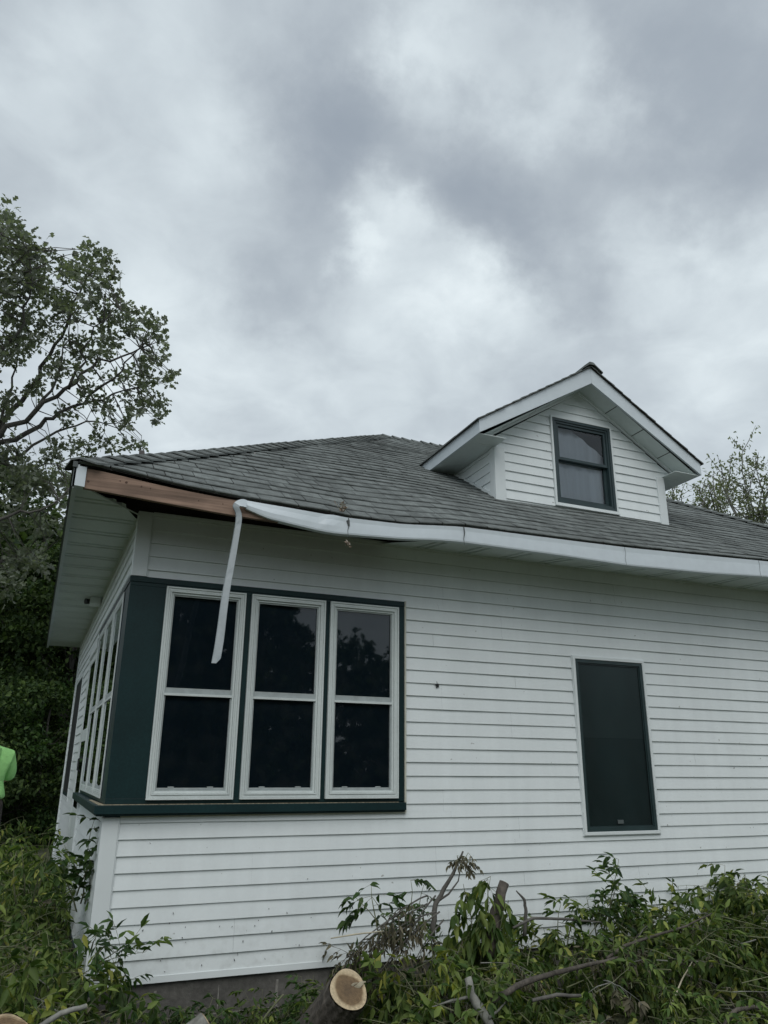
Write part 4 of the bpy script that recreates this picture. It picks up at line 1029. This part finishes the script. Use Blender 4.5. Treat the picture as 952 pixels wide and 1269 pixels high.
thin_tree('young_tree', 'small leafy treetop showing between the dormer corner and the roof', 838, 660, 21, [(834,610,0),(845,608,.3),(838,602,-.2),(842,618,.2),(830,618,.4)], 43, 7)

# ---- trees behind the camera that the porch windows reflect
gen_tree('yard_tree', 'tall tree across the yard, mirrored in the left porch windows', (4.6, -27, gz(3.6, -27)), 14, 4.4, .3, 200, 480, .34, LF_WOOD, trunk_r=.3, seed=51, clump_r=.9)
gen_tree('yard_tree', 'round tree across the yard, mirrored at the right edge of the third porch window', (22.5, -38, gz(17, -38)), 11.5, 4.0, .5, 120, 200, .40, LF_WOOD, trunk_r=.3, seed=52, clump_r=1.0)
rg = np.random.default_rng(88); k = 60000
P = np.stack([rg.uniform(-55, 85, k), rg.uniform(-64, -55, k), np.zeros(k)], 1); P[:, 2] = -1.2+rg.random(k)*(11.0+1.2*np.sin(P[:, 0]*.35)+.8*np.sin(P[:, 0]*.9))
Dd = rg.normal(0, 1, (k, 3)); Nn = rg.normal(0, .8, (k, 3)); Nn[:, 1] += .6; Nn[:, 2] += .6; ln = rg.uniform(.55, .95, k)
L = Leaves(); L.bulk(P, Dd, Nn, ln, ln*.8)
tag(L.build('distant_woodland', LF_WOOD, V=SIM_V, Fc=SIM_F), 'distant woodland behind the viewer, seen as a dark band in the porch glass', 'woodland', kind='stuff')

# ------------------------------------------------------------------ cut branches and brush
# right-hand heap: envelope of the heap top along x (world) in metres above the ground
HT = [(1.15, .10), (1.5, .30), (1.9, .42), (2.3, .50), (2.7, .52), (3.1, .55), (3.5, .60), (3.9, .66), (4.3, .62), (4.8, .68), (5.3, .76), (6.0, .75), (7.5, .6)]
def heap(n, xr, yr, top, seed, lf=.084, lm=LF_GREEN, name='brush_pile', label='', avoid=None, group=None, spread=1.0, twigm=MTWIG):
    rnd = random.Random(seed); L = Leaves(); T = MB()
    for i in range(n):
        x_ = rnd.uniform(*xr); y_ = rnd.uniform(*yr); h = top(x_, y_)
        if h <= .02: continue
        if avoid and avoid(x_, y_): continue
        z_ = gz(x_, y_)+h*rnd.random()**.7
        a = rnd.uniform(0, 2*math.pi); d = Vector((math.cos(a), math.sin(a)-.25, rnd.uniform(-.25, .55)))
        sprig(L, T, (x_, y_, z_), d, rnd.uniform(.25, .5)*spread, droop=rnd.uniform(.4, .95), lf=lf*rnd.uniform(.6, 1.2), curl=.45, r0=.004, rnd=rnd, leaflets=rnd.choice((3, 5, 5, 7)), wratio=rnd.uniform(.30, .44))
    o = L.build(name, lm); tag(o, label, 'brush', group, 'stuff')
    T.build('twigs', twigm, o)
    return o
def topR(x_, y_):
    h = interp(HT, x_); f = max(0, 1-((y_+.75)/.78)**2)**.5 if abs(y_+.75) < .78 else 0
    return h*f
heap(520, (1.45, 6.9), (-1.5, -.06), topR, 61, name='brush_pile', label='wide heap of cut green leafy branches along the foot of the front wall')
def topL(x_, y_):
    if x_ > -.02+(.55 if y_ < -.35 else -.06): return 0
    h = interp([(-2.2, .95), (-1.2, .92), (-.75, .85), (-.4, .66), (-.1, .42), (.2, .20), (.5, .02)], x_)
    if y_ < -.5: h *= max(.45, 1-(-.5-y_)*.28)
    return h
heap(470, (-1.9, .5), (-2.0, .6), topL, 62, lf=.084, name='brush_pile', label='heap of cut leafy branches piled at the left corner of the house')
heap(380, (-2.6, -.18), (.5, 4.0), lambda x_, y_: .50+.30*smooth(-.3, -.9, x_), 63, lf=.085, name='brush_pile', label='shaded branches and weeds strewn along the side wall behind the corner heap')

heap(70, (-1.9, .45), (-1.9, .6), lambda x_, y_: topL(x_, y_)*1.02, 64, lf=.05, lm=LF_DRY, name='withered_brush', label='withered brown twigs and leaves mixed through the heap at the left corner', twigm=MBARKG)
heap(80, (1.5, 6.5), (-1.5, -.2), lambda x_, y_: topR(x_, y_)*1.02, 65, lf=.05, lm=LF_DRY, name='withered_brush', label='withered brown twigs and leaves mixed through the wide heap by the front wall', twigm=MBARKG)
# grass and weeds against the foundation
rnd = random.Random(71); L = Leaves()
for i in range(5200):
    x_ = rnd.uniform(-1.6, 6.5); y_ = rnd.uniform(-2.2, .0)
    if rnd.random() < .5: y_ = rnd.uniform(-.5, .0)
    if x_ < 0 and rnd.random() < .5: y_ = rnd.uniform(-2, 3)
    a = rnd.uniform(0, 6.28); L.add((x_, y_, gz(x_, y_)-.005), (math.cos(a)*.5, math.sin(a)*.5, 1), (math.cos(a+1.5), math.sin(a+1.5), .1), rnd.uniform(.05, .18), rnd.uniform(.005, .010))
tag(L.build('grass', LF_GRASS, V=TRI_V, Fc=TRI_F), 'short grass and weeds along the house foundation', 'grass', kind='stuff')
# fallen leaves and wood chips
L = Leaves()
for i in range(1300):
    x_ = rnd.uniform(-.2, 3.2); y_ = rnd.uniform(-2.2, -.02); L.add((x_, y_, gz(x_, y_)+.006), (rnd.gauss(0, 1), rnd.gauss(0, 1), rnd.gauss(0, .3)), (rnd.gauss(0, .4), rnd.gauss(0, .4), 1), rnd.uniform(.03, .07), rnd.uniform(.015, .03))
tag(L.build('leaf_litter', LF_DRY), 'dead leaves and wood chips scattered on the soil by the foundation', 'leaf litter', kind='stuff')

# weeds at the foundation, individually
def weed(u, v, Y, label, n=9, h=.24, lm=LF_DARK, lf=.055, seed=1, droop=.35, spread=.45, name='weed', cat='weed'):
    rr = random.Random(seed); random.seed(seed); b = atY(u, v, Y); b.z = gz(b.x, b.y)
    sh = [(b+Vector((rr.gauss(0, .05), rr.gauss(0, .04), 0)), (rr.gauss(0, spread), rr.gauss(0, spread), 1), h*rr.uniform(.6, 1.1)) for _ in range(n)]
    return plant(name, label, cat, b, sh, lm=lm, droop=droop, lf=lf, r0=.003, leaflets=3, curl=.25)
weed(218, 1250, -.22, 'low green weed against the foundation left of the first mortar joint', seed=2, h=.26)
weed(255, 1255, -.30, 'bushy dark weed beside the grey log end', seed=3, h=.26, n=11)
weed(330, 1250, -.25, 'leafy weed at the foundation midway to the sawn log', seed=4, h=.26, n=11, lm=LF_GREEN)
weed(392, 1262, -.75, 'dark weed in front of the bark of the sawn log', seed=6, h=.20, n=12)
weed(455, 1255, -1.0, 'green weed right below the pale cut face', seed=7, h=.20, n=12, lm=LF_GREEN)
weed(372, 1250, -.30, 'leafy weed just left of the sawn log', seed=5, h=.28, n=11)

# saplings and shoots that stand out
def upshoots(label, pts, Y, lm=LF_GREEN, lf=.09, droop=.55, seed=1, tm=MTWIG, name='leafy_branch', dens=1.0, leaflets=5, cat='branch', wr=.38, r0=.006):
    random.seed(seed); sh = []; b0 = None
    for (ua, va, ub, vb) in pts:
        a = atY(ua, va, Y); b = atY(ub, vb, Y-.05)
        if b0 is None: b0 = a
        sh.append((a, b-a, (b-a).length))
    return plant(name, label, cat, b0, sh, lm=lm, tm=tm, droop=droop, lf=lf, dens=dens, leaflets=leaflets, wratio=wr, r0=r0)
upshoots('leafy branch standing tallest in the heap, right of the tall window', [(745,1180,765,1080),(765,1160,790,1110),(740,1170,735,1110),(750,1160,775,1068)], -.45, seed=11, lf=.085, lm=LF_DARK, droop=.4)
upshoots('leafy branch reaching up the wall at the right picture edge', [(900,1200,895,1090),(915,1190,938,1085),(900,1180,912,1075),(880,1190,870,1110),(935,1190,950,1100)], -.50, seed=12, lf=.10)
upshoots('leafy branch with wilting leaves between the two tallest ones', [(830,1200,850,1125),(850,1190,870,1110),(820,1190,825,1130),(860,1200,895,1120)], -.55, seed=13, lf=.10, droop=.7)
upshoots('leafy branch low in front of the tall window sill', [(690,1190,695,1120),(700,1190,720,1115),(710,1190,740,1125),(690,1200,680,1150)], -.55, seed=14, lf=.09)
upshoots('bright green drooping branch beside the thick sawn limb', [(585,1200,590,1095),(600,1190,610,1085),(615,1200,620,1110),(595,1200,600,1120),(605,1180,600,1090)], -.60, seed=15, lf=.12, droop=1.1, wr=.34)
upshoots('small green sprig with hand shaped leaves left of the dark dead branch', [(500,1180,470,1110),(490,1180,455,1100),(470,1160,452,1105)], -.50, seed=16, lf=.085, lm=LF_DARK, dens=.7)
upshoots('thin sprig above the withered twigs', [(525,1180,520,1095),(520,1170,508,1090)], -.45, seed=17, lf=.06, lm=LF_DARK, dens=.8)
upshoots('withered brown twigs drooping in front of the foundation', [(540,1130,430,1160),(530,1120,420,1180),(520,1140,440,1185),(545,1130,470,1190),(530,1110,450,1130),(500,1130,410,1192),(540,1110,480,1180),(520,1150,455,1200),(550,1140,500,1190)], -.70, seed=18, lf=.055, lm=LF_DRY, droop=.9, tm=MBARKD, leaflets=5, wr=.25, name='withered_branch')
upshoots('leafy sprig overlapping the white corner post at its foot', [(112,1180,122,1150),(115,1190,135,1165),(118,1200,150,1190),(115,1215,160,1215),(118,1195,150,1175)], -.40, seed=19, lf=.08, lm=LF_DARK, droop=.6)
upshoots('climbing sapling growing against the side wall below the window sill', [(100,1120,118,1015),(95,1110,112,1020),(100,1100,90,1045),(105,1120,122,1060),(95,1130,85,1060),(108,1140,112,1080)], .55, seed=20, lf=.10, lm=LF_DARK, droop=.35, name='sapling', cat='sapling', dens=1.0, wr=.42, leaflets=3)
upshoots('yellowing sprig lying at the bottom left corner beside the stick', [(55,1285,55,1240),(62,1285,72,1245),(85,1280,103,1262),(60,1275,45,1245)], -1.55, seed=21, lf=.055, lm=LF_YEL, dens=.7, leaflets=3, wr=.5)
upshoots('tallest green branch in the left heap, below the person in the lime shirt', [(40,1120,55,1040),(30,1110,30,1050),(20,1120,5,1060),(45,1110,68,1055)], .1, seed=22, lf=.08, lm=LF_GREEN, dens=.7, wr=.3)
upshoots('yellow green branch in the middle of the wide heap', [(540,1250,545,1170),(530,1240,535,1180),(520,1250,500,1190)], -1.0, seed=23, lf=.09, lm=LF_YEL, droop=.9, dens=.8, wr=.26)

# bare limbs and sticks
def stick(label, pts, rad, m=MBARK, name='cut_limb', cat='branch', cut=None, jit=.06, ns=9, twigs=()):
    """pts: list of world points; first point is the origin"""
    o0 = Vector(pts[0]); r = tag(empty(name, o0), label, cat); T = MB()
    fine = []; P = [Vector(p)-o0 for p in pts]; rr = []
    for i, (a, b) in enumerate(zip(P, P[1:])):
        for t in (0, .25, .5, .75):
            fine.append(a.lerp(b, t)+(rv(rad[0]*.10) if t else Vector())); rr.append(rad[i]+(rad[i+1]-rad[i])*t)
    fine.append(P[-1]); rr.append(rad[-1])
    T.tube(fine, rr, ns, jitter=jit)
    for tw in twigs:
        tp = [Vector(p)-o0 for p in tw]; T.tube(tp, [rad[0]*.45*(1-.7*i/(len(tp)-1)) for i in range(len(tp))], 5)
    T.build('bark', m, r, smooth=True)
    if cut:
        for end in cut:
            i, j = (0, 1) if end == 'a' else (-1, -2)
            d = (fine[i]-fine[j]).normalized(); c = MB(); c.tube([fine[i]-d*.002, fine[i]+d*.002], rr[i]*.86, 14)
            c.build('cut_end', MTWIGW, r)
    return r
A = atY
stick('thick sawn grey brown limb standing upright in the heap', [A(606,1185,-.62), A(613,1145,-.60), A(625,1094,-.55)], [.042, .041, .036], MBARK, cut='b', ns=12, jit=.04)
stick('dark dead branch leaning upright with curled leaves at its tip', [A(536,1160,-.55), A(540,1120,-.53), A(562,1082,-.5), A(574,1055,-.5)], [.020, .017, .012, .006], MBARKD, twigs=[[A(541,1118,-.53), A(556,1108,-.55), A(568,1092,-.56), A(572,1070,-.55)]])
upshoots('curled grey leaves at the tip of the dark dead branch', [(570,1080,576,1055),(572,1075,566,1060),(571,1078,582,1064)], -.53, seed=24, lf=.05, lm=LF_DRY, droop=.8, dens=1, wr=.3, name='withered_branch')
stick('thin dark hooked branch right of the thick sawn limb', [A(650,1160,-.6), A(652,1130,-.6), A(650,1115,-.6), A(640,1104,-.6)], [.014, .012, .010, .004], MBARKD)
stick('pale grey lichen covered limb with a sawn end at the bottom edge', [A(580,1212,-1.15), A(585,1235,-1.2), A(597,1252,-1.25), A(610,1275,-1.3)], [.022, .026, .026, .022], MBARKG, cut='b', twigs=[[A(585,1235,-1.2), A(560,1240,-1.2), A(530,1250,-1.15)], [A(606,1262,-1.3), A(618,1252,-1.3), A(630,1238,-1.3)]])
stick('long brown branch lying diagonally across the heap', [A(610,1240,-1.3), A(650,1218,-1.28), A(700,1203,-1.25), A(765,1187,-1.2)], [.018, .017, .014, .009], MBARK, cut='b')
stick('slender branch continuing up to the right over the leaves', [A(752,1188,-1.1), A(775,1172,-1.1), A(810,1160,-1.05), A(850,1148,-1.0), A(882,1132,-.95)], [.011, .011, .009, .007, .004], MBARK)
stick('straight dark branch lying level over the leaves below the tall window', [A(636,1150,-.7), A(660,1138,-.7), A(700,1139,-.7), A(745,1143,-.7)], [.008, .010, .009, .005], MBARKD)
stick('arched bare branch at the bottom right corner', [A(895,1275,-1.5), A(912,1252,-1.5), A(935,1248,-1.5), A(960,1250,-1.5)], [.014, .014, .012, .010], MBARK, twigs=[[A(912,1252,-1.5), A(905,1238,-1.5)]])
stick('pale curved stripped twig in the right of the heap', [A(830,1250,-1.3), A(845,1215,-1.2), A(858,1192,-1.2)], [.006, .005, .003], MTWIGW)
stick('short pale twig pointing at the withered leaves', [A(410,1163,-.8), A(440,1158,-.8), A(475,1154,-.8)], [.003, .005, .003], MTWIGW)
stick('grey stick with a white broken tip at the bottom left', [A(45,1275,-1.85), A(75,1256,-1.82), A(107,1247,-1.8)], [.012, .011, .010], MBARKG, cut='b')
stick('thin stick poking out of the weeds left of the sawn log', [A(325,1265,-.6), A(338,1248,-.6), A(351,1233,-.6)], [.006, .005, .005], MTWIG, cut='b')
stick('low dark branch half buried at the bottom of the wide heap', [A(660,1240,-1.4), A(690,1233,-1.4), A(720,1234,-1.4)], [.010, .011, .009], MBARKD)

# logs
def log(label, cfa, n, R, L_, bark=MBARK, seed=1, name='sawn_log', k=20):
    """cut face centre cfa, outward normal n"""
    rr = random.Random(seed); c = Vector(cfa); n = Vector(n).normalized(); o = tag(empty(name, c), label, 'log')
    a = n.orthogonal().normalized(); b = n.cross(a)
    prof = [1+.06*math.sin(2*th+seed)+.04*math.sin(3*th+2*seed) for th in [2*math.pi*i/k for i in range(k)]]
    M1 = MB(); ns = 14; KK = k*3
    def pr(i): th = 2*math.pi*i/KK; return 1+.06*math.sin(2*th+seed)+.04*math.sin(3*th+2*seed)
    for j in range(ns+1):
        t = j/ns
        for i in range(KK):
            th = 2*math.pi*i/KK; ridge = .035*math.sin(i*2*math.pi/3.7+1.3*math.sin(j*.6+i*.2))+rr.uniform(-.02, .02)
            r_ = R*(pr(i)+ridge+.18*t*t)*1.03
            M1.v.append(tuple((a*math.cos(th)+b*math.sin(th))*r_-n*(L_*t+.0)))
    for j in range(ns):
        for i in range(KK): i2 = (i+1) % KK; M1.f.append((j*KK+i, j*KK+i2, (j+1)*KK+i2, (j+1)*KK+i))
    M1.f.append(tuple(range(ns*KK, (ns+1)*KK)))
    M1.build('bark', bark, o, smooth=True)
    M2 = MB(); pts = [(a*math.cos(2*math.pi*i/KK)+b*math.sin(2*math.pi*i/KK))*R*pr(i)*.985 for i in range(KK)]
    for q in pts: q += n*.001
    M2.prism(pts, n*.004); fo = M2.build('cut_face', MCUT, o)
    if R > .115:
        M3 = MB()
        up = Vector((0, 0, 1)); ux = n.cross(up).normalized()*-1; uy = (up-n*up.dot(n)).normalized()
        for q in range(9):
            sx, sy = .035+rr.uniform(-.02, .05), .012+rr.uniform(-.012, .012)
            p0 = ux*sx+uy*sy; M3.tube([p0, p0+n*.012+ux*.012, p0+n*rr.uniform(.012, .03)+ux*rr.uniform(.02, .045)+uy*rr.uniform(-.01, .01)], [.008, .006, .002], 4)
        M3.build('splinters', MTWIGW, fo)
    return o
cfa = A(432, 1227, -1.0)
log('sawn log leaning at the foot of the wall, pale ringed cut face towards the viewer', cfa, (.20, -.70, .68), .120, .50, seed=2)
cf = A(8, 1292, -2.0); log('pale sawn log end at the bottom left corner', cf, (.25, -.80, .55), .10, .6, seed=4)
cf = A(258, 1275, -.75); log('grey barked log end low between the weeds', cf, (.85, .1, .50), .09, .5, bark=MBARKG, seed=5)
# a bit of pale board / step beside the side door
st = tag(empty('door_step', (-.55, 3.15, gz(-.5, 3.2))), 'weathered wooden step below the side door', 'step')
zt = gz(-.5, 3.2)
m_ = MB(); m_.box(-.42, .36, -.45, .5, .10, .14); m_.build('tread', mat('weathered plank', (.22, .19, .14), rough=.9, noise=[((2, 20, 20), .25, 4)]), st)
for xx in (-.38, .26):
    m_ = MB(); m_.box(xx, xx+.06, -.40, .45, -.10, .10); m_.build('support', MBARKD, st)

# seedling debris caught on the roof edge and hanging below
def debris(label, c, seed, n, spread, down=False):
    rr = random.Random(seed); random.seed(seed); c = Vector(c); r = tag(empty('twig_cluster' if not down else 'hanging_twig', c), label, 'debris'); T = MB(); L = Leaves()
    for i in range(n):
        a = rr.uniform(0, 6.28); tip = Vector((math.cos(a)*spread*rr.uniform(.2, 1), -abs(math.sin(a))*spread*.4, (spread*1.3*rr.random()) if not down else -spread*2*rr.random()))
        T.tube([(0, 0, 0), tip*.5+rv(.004), tip], [.002, .0016, .001], 3)
        for _ in range(3): L.add(tip*rr.uniform(.4, 1), rv(), rv(), rr.uniform(.015, .032), rr.uniform(.01, .018))
    T.build('stalk', MTWIGW, r); L.build('dry_leaves', leafmat('pale dry flakes', [(0, (.16, .12, .09)), (1, (.50, .45, .40)), (.6, (.28, .21, .17))], rough=.9, transl=.1), r)
debris('dry twigs and seed heads caught on the shingles at the roof edge', (1.40, YE+.03, roofz(1.40, YE+.03)+.012), 3, 14, .07)
debris('tiny twig dangling below the loose fascia', tuple(A(430, 670, YE+.02)), 4, 5, .03, True)

# ------------------------------------------------------------------ person at the left frame edge
def person():
    c = atD(-13, 955, 10.2); gx, gy = c.x, c.y; g = gz(gx, gy)
    r = tag(empty('person', (gx, gy, g)), 'person in lime green shirt and dark trousers, cut off by the left picture edge', 'person')
    skin = mat('skin', (.42, .27, .20), rough=.55, noise=[(20, .06, 3)]); shirt = mat('lime shirt', (.33, .68, .24), rough=.85, noise=[(5, .10, 4)], bump=(14, .6, .02)); pants = mat('dark brown trousers', (.045, .038, .034), rough=.9, noise=[(12, .2, 4)]); hair = mat('brown hair', (.05, .035, .025), rough=.7, noise=[((60, 60, 8), .3, 4)])
    boots = mat('boots', (.05, .04, .03), rough=.7)
    def skinmesh(name, verts, edges, rad, m, root, sub=2):
        me = bpy.data.meshes.new(name); me.from_pydata(verts, edges, []); o = bpy.data.objects.new(name, me); COL.objects.link(o); o.parent = r
        md = o.modifiers.new('skin', 'SKIN'); md.use_smooth_shade = True
        for i, rr_ in enumerate(rad): me.skin_vertices[0].data[i].radius = rr_
        me.skin_vertices[0].data[root].use_root = True
        s = o.modifiers.new('sub', 'SUBSURF'); s.levels = sub; s.render_levels = sub; me.materials.append(m); return o
    # facing away and to the left; +x to the person's right side as the camera sees them
    V = [(0,0,.96),(0,0,1.12),(0,-.01,1.30),(-.02,0,1.46),(-.06,.0,1.53),(-.10,.015,1.59),(-.13,.03,1.66),(-.14,.02,1.74),
         (.18,0,1.42),(.23,.05,1.19),(.12,.25,1.10),(.06,.29,1.09),
         (-.19,0,1.43),(-.27,.04,1.19),(-.22,.22,1.08),(-.20,.29,1.06),
         (.10,0,.90),(.12,.01,.50),(.12,-.03,.10),(.13,.10,.04),
         (-.10,0,.90),(-.13,.03,.50),(-.13,0,.10),(-.14,.13,.04)]
    E = [(0,1),(1,2),(2,3),(3,4),(4,5),(5,6),(6,7),(3,8),(8,9),(9,10),(10,11),(3,12),(12,13),(13,14),(14,15),(0,16),(16,17),(17,18),(18,19),(0,20),(20,21),(21,22),(22,23)]
    Rr = [(.15,.11),(.13,.10),(.16,.11),(.13,.09),(.055,.055),(.065,.07),(.078,.09),(.06,.07),
          (.06,.06),(.043,.043),(.030,.030),(.024,.034),(.06,.06),(.043,.043),(.030,.030),(.024,.034),
          (.09,.09),(.058,.06),(.04,.042),(.038,.03),(.09,.09),(.058,.06),(.04,.042),(.038,.03)]
    skinmesh('body', V, E, Rr, skin, 0)
    Vs = [(0,0,.93),(0,0,1.02),(0,0,1.15),(0,-.01,1.32),(-.02,0,1.45),(-.05,0,1.50),(.17,0,1.42),(.225,.04,1.24),(.215,.10,1.16),(-.20,0,1.44),(-.265,.02,1.25),(-.275,.03,1.20)]
    Es = [(0,1),(1,2),(2,3),(3,4),(4,5),(4,6),(6,7),(7,8),(4,9),(9,10),(10,11)]
    Rs = [(.250,.18),(.215,.160),(.175,.14),(.185,.14),(.170,.125),(.105,.095),(.100,.100),(.090,.090),(.088,.088),(.100,.100),(.085,.085),(.088,.088)]
    skinmesh('shirt', Vs, Es, Rs, shirt, 3)
    Vp = [(0,0,1.0),(0,0,.92),(.11,0,.84),(.125,.01,.50),(.125,-.03,.12),(.125,-.03,.08),(-.11,0,.84),(-.135,.03,.50),(-.135,0,.12),(-.135,0,.08)]
    Ep = [(0,1),(1,2),(2,3),(3,4),(4,5),(1,6),(6,7),(7,8),(8,9)]
    Rp = [(.165,.125),(.17,.13),(.115,.115),(.085,.085),(.07,.07),(.07,.07),(.115,.115),(.085,.085),(.07,.07),(.07,.07)]
    skinmesh('trousers', Vp, Ep, Rp, pants, 1)
    skinmesh('hair', [(-.13,.0,1.64),(-.14,.0,1.72),(-.14,.02,1.77)], [(0,1),(1,2)], [(.080,.075),(.092,.10),(.055,.06)], hair, 1)
    for sx in (-1, 1):
        M1 = MB(); x0 = .128*sx; y0 = -.03 if sx > 0 else 0.0
        M1.tube([(x0, y0-.07, .055), (x0, y0, .06), (x0, y0+.10, .05), (x0, y0+.18, .035), (x0, y0+.215, .03)], [.042, .052, .048, .04, .02], 10); M1.build('boot', boots, r, smooth=True)
        hx = .20*sx; hy, hz_ = (.27, 1.02) if sx > 0 else (.29, 1.06)
        M2 = MB()
        for fi in range(4): b = Vector((hx+(fi-1.5)*.017, hy+.045, hz_)); M2.tube([b, b+Vector((0, .035, -.004)), b+Vector((0, .055, -.022)), b+Vector((0, .058, -.042))], [.009, .0085, .008, .006], 6)
        b = Vector((hx-sx*.03, hy+.01, hz_)); M2.tube([b, b+Vector((-sx*.02, .03, -.01)), b+Vector((-sx*.018, .05, -.025))], [.011, .010, .007], 6)
        M2.build('fingers', skin, r, smooth=True)
    # face: nose and ears on the body mesh's head
    M3 = MB(); M3.tube([(-.13, .105, 1.67), (-.13, .125, 1.64)], [.008, .014], 6); M3.build('nose', skin, r, smooth=True)
    r.rotation_euler = (0, 0, math.radians(18))
person()

# ------------------------------------------------------------------ repeats share a group
GR = {'leafy_branch': 'leafy cut branches standing out of the heaps', 'withered_branch': 'withered branches in the heaps', 'cut_limb': 'bare limbs and sticks lying in the brush', 'weed': 'weeds along the foundation',
      'sawn_log': 'sawn logs on the ground', 'woodland_tree': 'trees at the woodland edge behind the house', 'evergreen_tree': 'dark evergreens behind the house', 'understory_bush': 'bushes under the evergreens', 'young_tree': 'young trees beyond the right roof slope', 'yard_tree': 'trees across the yard'}
for o in list(SC.objects):
    if o.parent is None and o.name.split('.')[0] in GR: o['group'] = GR[o.name.split('.')[0]]
